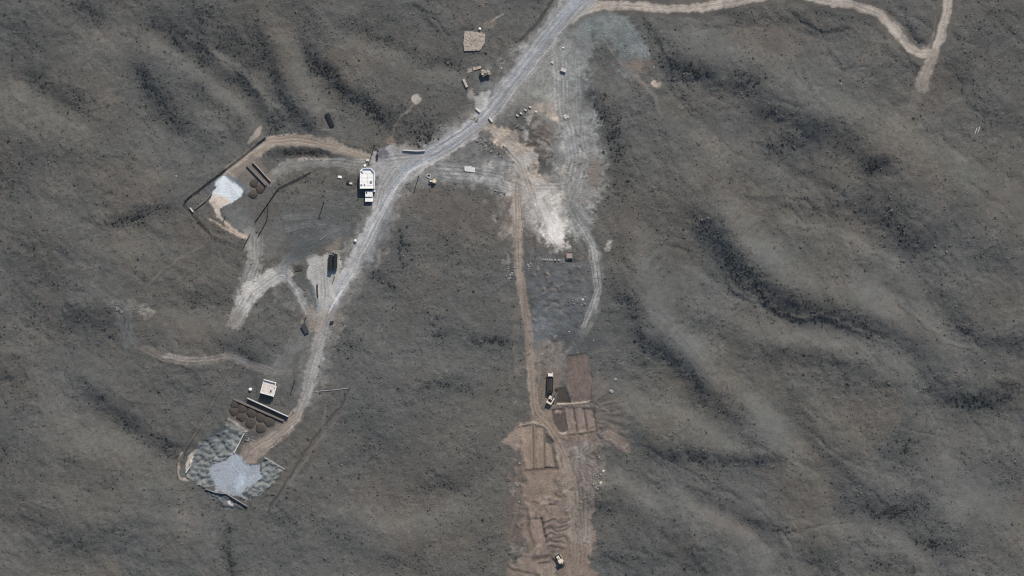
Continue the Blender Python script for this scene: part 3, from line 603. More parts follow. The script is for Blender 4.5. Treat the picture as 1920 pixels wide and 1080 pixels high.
open_ = (1 - np.clip(BARE, 0, 1)) * (1 - smooth(20, 200, fe)) * (.35 + .65 * smooth(250, 420, np.abs(PX - 800)))
H += open_ * (1.0 * (np.minimum(crease, .4) - .2) + .28 * (np.minimum(crease2, .35) - .17))
soil = smooth(.10, .34, fbm(PX / 40 + 9, PY / 40, 241, 4) + .25 * n_sml) * open_; turf = smooth(.12, .36, fbm(PX / 52, PY / 52 + 5, 243, 4) + .25 * n_sml) * open_
RGB = mixc(RGB, C(116, 111, 104), soil * .24); RGB = mixc(RGB, C(80, 84, 80), turf * .28)
# tints that go with single hummocks and tufts
tuft = vnoise(X / .95 + 31, Y / .95, 221); tuft2 = vnoise(X / .55, Y / .55 + 17, 223)
RGB *= (1 + rough * fd1 * (.08 * tuft + .12 * tuft2))[..., None]
RGB = np.clip(RGB, .012, .85)

# ---- level the ground under the buildings
def level(x0, y0, x1, y1, soft=5):
    sl = win(x0 - 12, x1 + 12, y0 - 12, y1 + 12)
    xx, yy = PX[sl], PY[sl]
    d = np.maximum(np.maximum(x0 - xx, xx - x1), np.maximum(y0 - yy, yy - y1))
    m = 1 - smooth(0, soft, d)
    z = float((H[sl] * m).sum() / m.sum())
    H[sl] = H[sl] * (1 - m) + z * m
    return z

LEVELS = [(674,315,703,385), (484,709,523,752), (1022,690,1042,758), (1034,1036,1062,1072), (800,332,824,352), (614,474,635,510), (866,57,912,98), (866,310,894,326), (898,130,921,147), (606,209,630,240), (566,606,579,627), (551,495,569,511)]
for b in LEVELS: level(*b)

Hf = H.astype(np.float64)
def hz(x, y):
    i = int(np.clip(np.searchsorted(gx, x) - 1, 0, NX - 2)); j = int(np.clip(np.searchsorted(gy, y) - 1, 0, NY - 2))
    a = (x - gx[i]) / (gx[i + 1] - gx[i]); b = (y - gy[j]) / (gy[j + 1] - gy[j])
    return float((Hf[j, i] * (1 - a) + Hf[j, i + 1] * a) * (1 - b) + (Hf[j + 1, i] * (1 - a) + Hf[j + 1, i + 1] * a) * b)
def at(px, py, dz=0.0):
    x, y = W(px, py)
    return (x, y, hz(x, y) + dz)

# ------------------------------------------------------------------ materials
MATS = {}
def nodes_of(name):
    m = bpy.data.materials.new(name); m.use_nodes = True
    return m, m.node_tree.nodes, m.node_tree.links, m.node_tree.nodes['Principled BSDF']

def ground_material():
    m, n, l, b = nodes_of('earth')
    at_ = n.new('ShaderNodeVertexColor'); at_.layer_name = 'albedo'
    tc = n.new('ShaderNodeTexCoord')
    n1 = n.new('ShaderNodeTexNoise'); n1.inputs['Scale'].default_value = 2.4; n1.inputs['Detail'].default_value = 4; n1.inputs['Roughness'].default_value = .75
    n2 = n.new('ShaderNodeTexVoronoi'); n2.inputs['Scale'].default_value = 1.6
    l.new(tc.outputs['Object'], n1.inputs['Vector']); l.new(tc.outputs['Object'], n2.inputs['Vector'])
    mr = n.new('ShaderNodeMapRange'); mr.inputs[1].default_value = .3; mr.inputs[2].default_value = .7; mr.inputs[3].default_value = .82; mr.inputs[4].default_value = 1.18
    l.new(n1.outputs['Fac'], mr.inputs[0])
    mix = n.new('ShaderNodeMix'); mix.data_type = 'RGBA'; mix.blend_type = 'MULTIPLY'; mix.inputs['Factor'].default_value = 1
    l.new(at_.outputs['Color'], mix.inputs['A']); l.new(mr.outputs[0], mix.inputs['B'])
    l.new(mix.outputs['Result'], b.inputs['Base Color'])
    bp = n.new('ShaderNodeBump'); bp.inputs['Strength'].default_value = .5; bp.inputs['Distance'].default_value = .3
    add = n.new('ShaderNodeMath'); add.operation = 'ADD'
    l.new(n1.outputs['Fac'], add.inputs[0]); l.new(n2.outputs['Distance'], add.inputs[1])
    l.new(add.outputs[0], bp.inputs['Height']); l.new(bp.outputs[0], b.inputs['Normal'])
    b.inputs['Roughness'].default_value = .95; b.inputs['Specular IOR Level'].default_value = .15
    return m
EARTH = ground_material()

def mat(name, rgb, rough=.8, var=.18, scale=1.2, metal=0.0, bump=.2, spec=.3):
    if name in MATS: return MATS[name]
    m, n, l, b = nodes_of(name)
    tc = n.new('ShaderNodeTexCoord'); ns = n.new('ShaderNodeTexNoise')
    ns.inputs['Scale'].default_value = scale; ns.inputs['Detail'].default_value = 6; ns.inputs['Roughness'].default_value = .65
    l.new(tc.outputs['Object'], ns.inputs['Vector'])
    mr = n.new('ShaderNodeMapRange'); mr.inputs[1].default_value = .3; mr.inputs[2].default_value = .7; mr.inputs[3].default_value = 1 - var; mr.inputs[4].default_value = 1 + var
    l.new(ns.outputs['Fac'], mr.inputs[0])
    mix = n.new('ShaderNodeMix'); mix.data_type = 'RGBA'; mix.blend_type = 'MULTIPLY'; mix.inputs['Factor'].default_value = 1
    mix.inputs['A'].default_value = (*[float(c) for c in rgb], 1)
    l.new(mr.outputs[0], mix.inputs['B']); l.new(mix.outputs['Result'], b.inputs['Base Color'])
    if bump:
        bp = n.new('ShaderNodeBump'); bp.inputs['Strength'].default_value = bump; bp.inputs['Distance'].default_value = .1
        l.new(ns.outputs['Fac'], bp.inputs['Height']); l.new(bp.outputs[0], b.inputs['Normal'])
    b.inputs['Roughness'].default_value = rough; b.inputs['Metallic'].default_value = metal; b.inputs['Specular IOR Level'].default_value = spec
    MATS[name] = m
    return m
M_ROOF = mat('white roof coating', (.84, .81, .75), .8, .18, .55)
M_ROOF2 = mat('cream roof coating', (.64, .57, .49), .8, .24, .6)
M_PARA = mat('white plaster', (.78, .76, .72), .8, .1)
M_WALL = mat('grey render', (.42, .40, .37), .85, .15)
M_CONC = mat('pale concrete', (.56, .54, .50), .85, .15)
M_CONCD = mat('grey concrete', (.30, .29, .28), .9, .2)
M_STONE = mat('brown stone', (.17, .15, .13), .9, .3, 2)
M_TANS = mat('tan stone', (.34, .29, .24), .9, .25, 1.5, bump=.4)
M_SLAB = mat('tan slab', (.44, .37, .30), .9, .18)
M_ROCK = mat('pale rock', (.27, .255, .23), .9, .3, 3)
M_ROCKW = mat('white rock', (.50, .46, .42), .9, .2, 3)
M_ROCKG = mat('grey rock', (.15, .15, .145), .9, .3, 3)
M_SOIL = mat('dark heaped soil', (.078, .066, .056), .95, .25, 3, bump=.5, spec=.1)
M_GREEN = mat('dark green tarpaulin', (.026, .030, .030), .95, .25, 2, spec=.08)
M_DARK = mat('dark steel', (.03, .03, .032), .6, .3, 3)
M_GLASS = mat('tinted glass', (.02, .025, .03), .12, .05, bump=0, spec=.5)
M_CREAM = mat('cream machine paint', (.66, .56, .42), .45, .12, 2, bump=.05)
M_WHITE = mat('white vehicle paint', (.72, .67, .60), .4, .08, 2, bump=.03)
M_TYRE = mat('tyre rubber', (.02, .02, .02), .85, .2)
M_TRACK = mat('muddy track steel', (.06, .05, .045), .8, .3, 4)
M_BED = mat('dark steel tipper', (.035, .038, .042), .6, .3, 1.5)
M_LOAD = mat('damp soil load', (.045, .042, .038), .95, .3, 3)
M_TANK = mat('white plastic', (.80, .80, .78), .5, .06)
M_METAL = mat('galvanised steel', (.36, .37, .38), .45, .15, metal=.5)
M_WOOD = mat('weathered timber', (.09, .075, .06), .9, .3, 3)
M_SHRUB = mat('dry dark scrub', (.066, .068, .062), .95, .4, 1.5, bump=0, spec=.05)
M_SHRUB2 = mat('grey green scrub', (.15, .145, .13), .95, .35, 1.5, bump=0, spec=.05)
M_BARK = mat('scrub bark', (.06, .05, .042), .95, .2)

# ------------------------------------------------------------------ meshes, things and parts
class MB:
    def __init__(s): s.v = []; s.f = []
    def add(s, v, f):
        o = len(s.v); s.v += [tuple(map(float, p)) for p in v]; s.f += [tuple(i + o for i in q) for q in f]; return s
    def box(s, x0, x1, y0, y1, z0, z1, bev=0.0):
        if bev <= 0:
            return s.add([(x, y, z) for z in (z0, z1) for (x, y) in ((x0, y0), (x1, y0), (x1, y1), (x0, y1))],
                         [(3, 2, 1, 0), (4, 5, 6, 7), (0, 1, 5, 4), (1, 2, 6, 5), (2, 3, 7, 6), (3, 0, 4, 7)])
        b = bev
        ring = lambda z, e: [(x0 + e, y0 + e, z), (x1 - e, y0 + e, z), (x1 - e, y1 - e, z), (x0 + e, y1 - e, z)]
        return s.loft([ring(z0, 0), ring(z1 - b, 0), ring(z1, b)])
    def loft(s, rings, cap=True):
        n = len(rings[0]); v = [p for r in rings for p in r]; f = []
        for k in range(len(rings) - 1):
            for i in range(n):
                j = (i + 1) % n
                f.append((k * n + i, k * n + j, (k + 1) * n + j, (k + 1) * n + i))
        if cap:
            f.append(tuple(range(n - 1, -1, -1))); f.append(tuple((len(rings) - 1) * n + i for i in range(n)))
        return s.add(v, f)
    def prism(s, poly, z0, z1, inset=0.0):
        cxm = sum(p[0] for p in poly) / len(poly); cym = sum(p[1] for p in poly) / len(poly)
        sh = lambda q: [(p[0] + (cxm - p[0]) * q, p[1] + (cym - p[1]) * q) for p in poly]
        a = 0
        for i in range(len(poly)):
            a += poly[i][0] * poly[(i + 1) % len(poly)][1] - poly[(i + 1) % len(poly)][0] * poly[i][1]
        P = sh(0) if a > 0 else sh(0)[::-1]; Q = sh(inset) if a > 0 else sh(inset)[::-1]
        return s.loft([[(x, y, z0) for x, y in P], [(x, y, z1) for x, y in Q]])
    def tube(s, p, q, r, n=8, r2=None):
        p = np.array(p, float); q = np.array(q, float); d = (q - p) / (np.linalg.norm(q - p) + 1e-9)
        a = np.cross(d, (0, 0, 1) if abs(d[2]) < .9 else (1, 0, 0)); a /= np.linalg.norm(a); b = np.cross(d, a)
        r2 = r if r2 is None else r2
        R = lambda c, rr: [tuple(c + rr * (cos(2 * pi * i / n) * a + sin(2 * pi * i / n) * b)) for i in range(n)]
        return s.loft([R(p, r), R(q, r2)])
    def lathe(s, prof, n=16, c=(0, 0)):
        return s.loft([[(c[0] + r * cos(2 * pi * i / n), c[1] + r * sin(2 * pi * i / n), z) for i in range(n)] for r, z in prof])
    def mesh(s, name, m, sm=False):
        me = bpy.data.meshes.new(name); me.from_pydata(s.v, [], s.f); me.update()
        if sm: me.polygons.foreach_set('use_smooth', [True] * len(me.polygons))
        me.materials.append(m)
        return me
    def build(s, name, m, parent=None, sm=False):
        o = bpy.data.objects.new(name, s.mesh(name, m, sm)); col.objects.link(o); o.parent = parent
        return o

def tag(o, label, cat, group=None):
    o['label'] = label; o['category'] = cat
    if group: o['group'] = group
    return o
def thing(name, label, cat, px, py, rot=0.0, group=None, dz=0.0, z=None):
    o = bpy.data.objects.new(name, None); col.objects.link(o)
    p = at(px, py, dz)
    o.location = p if z is None else (p[0], p[1], z); o.rotation_euler = (0, 0, radians(rot)); o.empty_display_size = .3
    return tag(o, label, cat, group)
def place(o, px, py, rot=0.0, dz=0.0):
    o.location = at(px, py, dz); o.rotation_euler = (0, 0, radians(rot)); return o
def lowz(pts):
    return min(hz(*W(*p)) for p in pts)

# ------------------------------------------------------------------ ground sheets, cut from one grid
cell = CLS[:-1, :-1].copy()
J, I = np.meshgrid(np.arange(NY - 1), np.arange(NX - 1), indexing='ij')
v00 = (J * NX + I).ravel()
co_all = np.stack([X, Y, H], -1).reshape(-1, 3).astype(np.float32)
rgba = np.concatenate([RGB.reshape(-1, 3), np.ones((NX * NY, 1))], 1).astype(np.float32)
for ci, cname in enumerate(CLASSES):
    q = v00[cell.ravel() == ci]
    if len(q) == 0: continue
    F4 = np.stack([q, q + 1, q + NX + 1, q + NX], 1)
    used, inv = np.unique(F4, return_inverse=True)
    me = bpy.data.meshes.new(cname)
    me.vertices.add(len(used)); me.vertices.foreach_set('co', co_all[used].ravel())
    me.loops.add(F4.size); me.loops.foreach_set('vertex_index', inv.ravel().astype(np.int32))
    me.polygons.add(len(F4)); me.polygons.foreach_set('loop_start', np.arange(0, F4.size, 4, dtype=np.int32))
    me.polygons.foreach_set('use_smooth', np.ones(len(F4), bool))
    me.update(calc_edges=True)
    ca = me.color_attributes.new('albedo', 'FLOAT_COLOR', 'POINT'); ca.data.foreach_set('color', rgba[used].ravel())
    me.materials.append(EARTH)
    o = bpy.data.objects.new(cname, me); col.objects.link(o); o['kind'] = 'structure'
# ------------------------------------------------------------------ buildings
def wall_ring(mb, poly, t, z0, z1):
    """an upstanding kerb of thickness t along an open polyline of (x, y)"""
    for k, ((x0, y0), (x1, y1)) in enumerate(zip(poly[:-1], poly[1:])):
        z1 += .006; z0 += .002; t += .008
        dx, dy = x1 - x0, y1 - y0; l = hypot(dx, dy); nx, ny = -dy / l * t / 2, dx / l * t / 2
        ex, ey = dx / l * t / 2, dy / l * t / 2
        mb.prism([(x0 - ex + nx, y0 - ey + ny), (x0 - ex - nx, y0 - ey - ny), (x1 + ex - nx, y1 + ey - ny), (x1 + ex + nx, y1 + ey + ny)], z0, z1)
    return mb

def window(parent, x, y, z, w, h, nx, ny):
    """a framed window set on a wall whose outward normal is (nx, ny)"""
    tx, ty = -ny, nx
    def slab(hw, z0, z1, d0, d1):
        return [(x + tx * a + nx * d, y + ty * a + ny * d) for a, d in ((-hw, d0), (hw, d0), (hw, d1), (-hw, d1))], z0, z1
    f = MB().prism(*slab(w / 2 + .08, z - .08, z + h + .08, -.02, .05)).build('window', M_PARA, parent)
    MB().prism(*slab(w / 2, z, z + h, .045, .065)).build('pane', M_GLASS, f)
    MB().prism(*slab(w / 2 + .14, z - .16, z - .085, -.02, .12)).build('sill', M_CONC, f)
def door(parent, x, y, z, w, h, nx, ny):
    tx, ty = -ny, nx
    def slab(a0, a1, z0, z1, d0, d1):
        return [(x + tx * a + nx * d, y + ty * a + ny * d) for a, d in ((a0, d0), (a1, d0), (a1, d1), (a0, d1))], z0, z1
    f = MB().prism(*slab(-w / 2, w / 2, z, z + h, -.02, .06)).build('door', M_DARK, parent)
    MB().prism(*slab(w / 2 - .2, w / 2 - .08, z + 1.0, z + 1.06, .06, .13)).build('handle', M_METAL, f)

# white flat-roofed house beside the junction
b = thing('flat_roof_house', 'white flat-roofed house with clipped corner parapet beside the road junction', 'house', 688, 337)
def L(px, py, cx_=688, cy_=337): return ((px - cx_) * M_PX, (cy_ - py) * M_PX)
fp = [L(681, 315), L(696, 315), L(703, 323), L(703, 354), L(675, 354), L(675, 320)]
MB().prism(fp, -1.2, 3.6).build('wall', M_WALL, b)
rf_ = MB().prism([(x * .995, y * .995) for x, y in fp], 3.605, 3.8).build('roof', M_ROOF, b)
pp = MB(); wall_ring(pp, [L(681.5, 315.7), L(695.6, 315.7), L(702.2, 323.2), L(702.2, 353)], .34, 3.805, 4.7); pp.build('parapet', M_PARA, b)
pp = MB(); wall_ring(pp, [L(675.8, 321), L(675.8, 353.2), L(700.5, 353.2)], .3, 3.805, 4.0); pp.build('parapet', M_PARA, b)
for (x, y, r) in [(677.5, 321.5, .35), (679.8, 323.5, .3), (678, 347, .4), (684, 346, .3)]:
    lx, ly = L(x, y); MB().lathe([(r, 3.79), (r, 4.05), (r * 1.25, 4.08), (r * .9, 4.2), (.05, 4.24)], 10, (lx, ly)).build('roof_vent', M_CONCD, rf_)
for ys in (326, 333.5, 341, 347.5): MB().prism([L(676.4, ys), L(701, ys), L(701, ys + .5), L(676.4, ys + .5)], 3.79, 3.83).build('roof_seam', M_WALL, rf_)
MB().tube((*L(690, 326), 3.86), (*L(690, 346), 3.86), .05, 6).build('roof_pipe', M_CONCD, rf_); MB().box(*sorted((L(694, 0)[0], L(698, 0)[0])), *sorted((L(0, 343)[1], L(0, 339)[1])), 3.79, 4.3, .05).build('roof_hatch', M_METAL, rf_)
door(b, *L(703, 345), -.3, 1.1, 2.1, 1, 0); window(b, *L(703, 334), .9, 1.4, 1.1, 1, 0); window(b, *L(675, 336), .9, 1.4, 1.1, -1, 0)
# annex of two blocks below it
b = thing('annex_hut', 'small white two-block annex hut below the junction house', 'hut', 692, 369)
L2 = lambda x, y: L(x, y, 692, 369)
MB().prism([L2(685.5, 358.5), L2(698.5, 358.5), L2(698.5, 369), L2(685.5, 369)], -1.2, 2.3).build('wall', M_WALL, b)
r2 = MB().prism([L2(685, 358), L2(699, 358), L2(699, 368.8), L2(685, 368.8)], 2.305, 2.5).build('roof', M_ROOF, b)
MB().prism([L2(685, 369.2), L2(699, 369.2), L2(699, 377.5), L2(685, 377.5)], -1.2, 1.7).build('porch', M_WALL, b)
MB().prism([L2(684.6, 370.6), L2(699.4, 370.6), L2(699.4, 378), L2(684.6, 378)], 1.705, 1.85).build('porch_roof', M_ROOF, b)
lx, ly = L2(687.5, 361); MB().lathe([(.3, 2.49), (.3, 2.95), (.1, 3.05)], 10, (lx, ly)).build('roof_vent', M_DARK, r2)
MB().prism([L2(698.6, 355.5), L2(703.5, 355.5), L2(703.5, 360), L2(698.6, 360)], -1.0, 1.9).build('side_block', M_PARA, b)
door(b, *L2(692, 377.5), -.4, 1.0, 1.9, 0, -1)
# cream house of the lower compound
b = thing('cream_roof_house', 'cream flat-roofed house above the long walls of the lower compound', 'house', 503.5, 727, -15.5)
MB().box(-3.05, 3.05, -3.3, 3.35, -1.2, 3.4).build('wall', M_WALL, b)
rf_ = MB().box(-3.02, 3.02, -3.27, 3.32, 3.405, 3.55).build('roof', M_ROOF2, b)
pp = MB(); wall_ring(pp, [(-2.9, 3.2), (2.9, 3.2), (2.9, 1.2)], .3, 3.555, 4.35); pp.build('parapet', M_PARA, b)
pp = MB(); wall_ring(pp, [(-2.9, 3.0), (-2.9, -3.15), (2.9, -3.15), (2.9, .95)], .26, 3.555, 3.72); pp.build('parapet', M_PARA, b)
MB().box(1.25, 1.95, -1.35, -.65, 3.54, 4.05, .05).build('roof_hatch', M_DARK, rf_)
MB().box(3.1, 3.55, -3.5, 1.6, -1, 2.4).build('side_wall', M_PARA, b)
for ys in (-1.9, -.4, 1.1, 2.3): MB().box(-2.7, 2.7, ys, ys + .1, 3.54, 3.575).build('roof_seam', M_WALL, rf_)
door(b, 0.6, -3.3, -.1, 1.0, 2.1, 0, -1); window(b, -1.6, -3.3, 1.0, 1.2, 1.0, 0, -1); window(b, -3.05, 0, 1.0, 1.2, 1.0, -1, 0)

# ------------------------------------------------------------------ walls
def wall_line(name, label, pts, t, h, m, cap=None, cap_t=None, group=None, seg=5.0, cat='wall', jit=0.0):
    o = thing(name, label, cat, *pts[0], group=group); o['kind'] = 'thing'
    X0, Y0, Z0 = o.location
    for (a, c) in zip(pts[:-1], pts[1:]):
        ax, ay = W(*a); cx_, cy_ = W(*c); l = hypot(cx_ - ax, cy_ - ay); n = max(1, int(round(l / seg)))
        for k in range(n):
            f0, f1 = k / n, (k + 1) / n
            p = (ax + (cx_ - ax) * f0 - X0, ay + (cy_ - ay) * f0 - Y0); q = (ax + (cx_ - ax) * f1 - X0, ay + (cy_ - ay) * f1 - Y0)
            za = hz(p[0] + X0, p[1] + Y0) - Z0; zb = hz(q[0] + X0, q[1] + Y0) - Z0
            hh = h + random.uniform(-jit, jit)
            dx, dy = (q[0] - p[0]) / (l / n), (q[1] - p[1]) / (l / n)
            def strip(tt, z0, z1, e=-.004):
                nx, ny = -dy * tt / 2, dx * tt / 2
                P = [(p[0] - dx * e + nx, p[1] - dy * e + ny, za), (p[0] - dx * e - nx, p[1] - dy * e - ny, za), (q[0] + dx * e - nx, q[1] + dy * e - ny, zb), (q[0] + dx * e + nx, q[1] + dy * e + ny, zb)]
                return MB().loft([[(x, y, z + z0) for x, y, z in P], [(x, y, z + z1) for x, y, z in P]])
            strip(t, -.8, hh).build('wall_panel', m, o)
            if cap: strip(cap_t or t + .08, hh + .003, hh + .12).build('coping', cap, o)
    return o
wall_line('screen_wall', 'white-topped long wall just below the cream house', [(464, 746.5), (541, 781)], .42, 1.9, M_WALL, M_CONC, .5)
wall_line('dark_wall', 'dark long wall with no pale top beside the row of soil heaps', [(438, 748.5), (532, 789)], .9, 1.0, M_STONE)
wall_line('dark_wall', 'thick dark wall above the three soil heaps at the pale pad', [(463.5, 309.5), (499.5, 347)], 1.0, 1.2, M_STONE)
wall_line('slender_wall', 'thin pale-topped wall between the dark wall and the looping track', [(474, 303.5), (507.5, 340)], .34, 1.3, M_STONE, M_SLAB, .36)
wall_line('concrete_barrier', 'long white low barrier at the upper edge of the junction yard', [(755.5, 281.5), (781, 283), (797, 282.3)], .5, .9, M_CONC, M_CONC, .5)
wall_line('ramp_wall', 'pale low ramp wall down the right edge of the rock slope', [(458, 812), (438, 850)], .5, .8, M_CONCD, M_CONC, .4)
wall_line('retaining_wall', 'dark-faced retaining wall at the foot of the grey-blue yard', [(384, 917), (403, 924), (424, 926), (464, 949.5)], .4, 1.2, M_STONE, M_CONCD, .3)
wall_line('edge_wall', 'pale low wall along the top of the right rock slope', [(497, 858.5), (533, 880)], .5, .5, mat('dusty stone', (.34, .32, .29), .9, .3, 2), jit=.15, seg=2)
wall_line('stone_wall', 'long thin stone wall curving round the left of the lower compound', [(436, 686), (408, 738), (375, 800), (347, 843), (331, 868), (330.5, 885), (334, 898)], .32, .7, M_STONE, None, None, seg=3.5, jit=.2)
wall_line('stone_wall', 'short curved stone wall below the pale pad left edge', [(366, 391.5), (386, 376), (397, 362)], .45, .9, M_STONE, seg=3)
wall_line('stone_wall', 'stub of pale wall at the lower left fence corner of the pad', [(356.5, 389.5), (362, 397)], .6, 1.0, M_CONC)
wall_line('pipe_shelter_wall', 'crooked pale wall inside the sandy sliver beside the rock slope', [(361, 857), (356, 868), (357, 873), (347.5, 887)], .35, .8, M_CONC, seg=2)

# ------------------------------------------------------------------ wire fences
def fence(label, pts, h=1.9, gap=2.6, wires=7, r=.03):
    o = thing('wire_fence', label, 'fence', *pts[0], group='wire fences round the compounds')
    X0, Y0, Z0 = o.location
    P = []
    for a, c in zip(pts[:-1], pts[1:]):
        ax, ay = W(*a); bx, by = W(*c); n = max(1, int(round(hypot(bx - ax, by - ay) / gap)))
        for k in range(n + (c is pts[-1])): P.append((ax + (bx - ax) * k / n, ay + (by - ay) * k / n))
    P = [(x - X0, y - Y0, hz(x, y) - Z0) for x, y in P]
    pm = MB().box(-.06, .06, -.06, .06, -.5, h, .02).mesh('post', M_CONCD)
    for p in P:
        q = bpy.data.objects.new('post', pm); col.objects.link(q); q.parent = o; q.location = p
    for p, q in zip(P[:-1], P[1:]):
        mb = MB()
        for k in range(wires):
            z = .15 + (h - .25) * k / (wires - 1)
            mb.tube((p[0], p[1], p[2] + z), (q[0], q[1], q[2] + z), r, 4)
        mb.build('wire_bay', M_DARK, o)
    return o
fence('dark wire fence along the upper left side of the pale pad', [(345, 380), (353, 370), (440, 303), (497, 257)], 1.8, 2.6, 10, .045)
fence('wire fence with many posts above the looping track', [(500, 249), (560, 251.5), (620, 261), (665, 274), (700, 286)], 1.4, 2.2, 5, .02)
fence('wire fence sloping from the lower loop track down to the grey hollow', [(583, 322), (522, 352), (504, 378), (478, 416)], 1.5, 2.8, 9, .045)
fence('short wire fence with a bright corner post in the grey hollow', [(503, 379), (501, 412), (484, 442)], 1.5, 2.8, 9, .045)
fence('thin wire fence from the pad corner to the short row of posts', [(346, 382), (362, 399), (380, 420), (397, 439)], 1.4, 2.4, 8, .04)
fence('short row of posts below the pale pad hollow', [(398, 441), (456, 464), (469, 438)], 1.9, 2.2, 8)

# ------------------------------------------------------------------ poles that throw long shadows
def pole(label, px, py, h, arm=True):
    o = thing('utility_pole', label, 'pole', px, py, 20, 'utility poles')
    MB().tube((0, 0, -.6), (0, 0, h), .24, 8, .18).build('mast', M_WOOD, o)
    if arm:
        a = MB().box(-.9, .9, -.06, .06, h - .5, h - .38).build('cross_arm', M_WOOD, o)
        for s in (-.75, 0, .75): MB().lathe([(.05, h - .38), (.07, h - .3), (.03, h - .2)], 6, (s, 0)).build('insulator', M_CONC, a)
pole('tall pole in the grey hollow left of the annex hut', 607, 379, 7.6)
pole('tall pole right of the road junction beside the parked crawler tractor', 785, 331, 7.4)
pole('tall pole by the dark oil stain above the white house', 702, 272, 9.0)
pole('tall pole right of the cream house', 553, 712, 6.6)
pole('short pole at the upper bend of the looping track', 508, 240, 3.6, False)
pole('short pole below the tan spill of the pale pad', 422, 406, 3.2, False)
pole('short pole at the edge of the green trailers yard', 627, 519, 3.0, False)
pole('short pole beside the dark lean-to shelter', 573, 595, 3.4, False)

# ------------------------------------------------------------------ tanks
def tank(label, px, py, r, h):
    o = thing('water_tank', label, 'tank', px, py, group='white water tanks')
    MB().lathe([(r * .96, -.3), (r, .1), (r, h), (r * .86, h + r * .28), (r * .5, h + r * .48), (.18, h + r * .55)], 20).build('tank_body', M_TANK, o, True)
    MB().lathe([(.22, h + r * .5), (.22, h + r * .55 + .1), (.05, h + r * .55 + .13)], 10).build('lid', M_CONC, o)
tank('white round water tank left of the cream house', 469, 730.5, .82, .9)
tank('white round water tank on the verge of the gravel road', 666, 451.5, .68, .8)
tank('white round water tank above the tan stone platform', 899.5, 54.5, .62, .7)
tank('small white round tank right of the gravel road', 1056, 90, .42, .4)

# ------------------------------------------------------------------ soil heaps
def heap_mesh(seed, r, h):
    n, k = 22, 6; rr = random.Random(seed); ph = [rr.uniform(0, 6.28) for _ in range(4)]
    rings = []
    for j in range(k + 1):
        t = j / k; R = r * (1 - t) ** .75 if j < k else .06
        z = h * (1 - (1 - t) ** 1.7) - .25 * (j == 0)
        rings.append([(R * (1 + .13 * sin(2 * a + ph[0]) + .07 * sin(5 * a + ph[1])) * cos(a) + rr.uniform(-.05, .05), R * (1 + .06 * sin(3 * a + ph[2]) + .04 * sin(7 * a + ph[3])) * sin(a) + rr.uniform(-.05, .05), z + rr.uniform(-.05, .05)) for a in [2 * pi * i / n for i in range(n)]])
    return MB().loft(rings)
SPOTS = [(440, 758), (455, 766), (472, 774), (489, 783), (505, 791), (438, 772), (452, 782), (470, 793), (489, 804)]
where = ['end of the upper row, left of the compound', 'second from the left in the upper row', 'middle of the upper row', 'fourth from the left in the upper row', 'right end of the upper row', 'left end of the lower row', 'second from the left in the lower row', 'third from the left in the lower row', 'right end of the lower row']
for i, (x, y) in enumerate(SPOTS):
    o = heap_mesh(i, 2.35 + .4 * ((i * 7) % 5) / 4, .7).build('soil_heap', M_SOIL, None, True)
    place(o, x, y, i * 40); tag(o, 'dark soil heap under the long walls, ' + where[i], 'soil heap', 'soil heaps in the lower compound')
for i, (x, y, w_) in enumerate([(475, 343.5, 'uppermost one'), (487, 354.5, 'rightmost, at the wall end'), (474, 364.5, 'lowest one')]):
    o = heap_mesh(20 + i, 2.25, .75).build('soil_heap', M_SOIL, None, True)
    place(o, x, y, i * 70); tag(o, 'dark soil heap right of the pale pad, ' + w_, 'soil heap', 'soil heaps beside the pale pad')

# ------------------------------------------------------------------ vehicles and machines
def wheel(parent, x, y, r, w, s):
    o = bpy.data.objects.new('wheel', None); col.objects.link(o); o.parent = parent; o.location = (x, y, r)
    MB().tube((-w / 2, 0, 0), (w / 2, 0, 0), r, 14).build('tyre', M_TYRE, o)
    MB().tube((s * w * .48, 0, 0), (s * (w / 2 + .03), 0, 0), r * .55, 10).build('rim', M_METAL, o)
t = thing('tipper_truck', 'tipper truck with cream cab and long dark bed beside the excavator', 'truck', 1031.5, 717, -1)
MB().box(-.45, .45, -4.3, 4.3, .6, .95).build('chassis', M_DARK, t)
c = MB().loft([[(-1.2, 2.75, .7), (1.2, 2.75, .7), (1.2, 4.75, .7), (-1.2, 4.75, .7)], [(-1.2, 2.75, 1.9), (1.2, 2.75, 1.9), (1.2, 4.7, 1.9), (-1.2, 4.7, 1.9)], [(-1.1, 2.8, 3.0), (1.1, 2.8, 3.0), (1.1, 4.25, 3.0), (-1.1, 4.25, 3.0)]]).build('cab', M_WHITE, t)
MB().loft([[(-1.0, 4.7, 1.95), (1.0, 4.7, 1.95), (1.0, 4.74, 1.95), (-1.0, 4.74, 1.95)], [(-.95, 4.33, 2.9), (.95, 4.33, 2.9), (.95, 4.37, 2.9), (-.95, 4.37, 2.9)]]).build('windscreen', M_GLASS, c)
MB().box(-.9, .9, 2.9, 3.15, 3.0, 3.12).build('roof_fairing', M_CREAM, c)
for s in (-1, 1): MB().box(min(s * 1.25, s * 1.5), max(s * 1.25, s * 1.5), 4.3, 4.42, 1.9, 2.4).build('mirror', M_DARK, c)
bd = MB().box(-1.3, 1.3, -4.7, 2.55, .97, 1.2); 
bed = bd.build('bed', M_BED, t)
for s in (-1, 1): MB().box(min(s * 1.22, s * 1.34), max(s * 1.22, s * 1.34), -4.7, 2.55, 1.205, 2.55).build('side_board', M_BED, bed)
MB().box(-1.215, 1.215, 2.43, 2.55, 1.205, 2.75).build('head_board', M_BED, bed); MB().box(-1.215, 1.215, -4.7, -4.58, 1.205, 2.4).build('tail_gate', M_BED, bed)
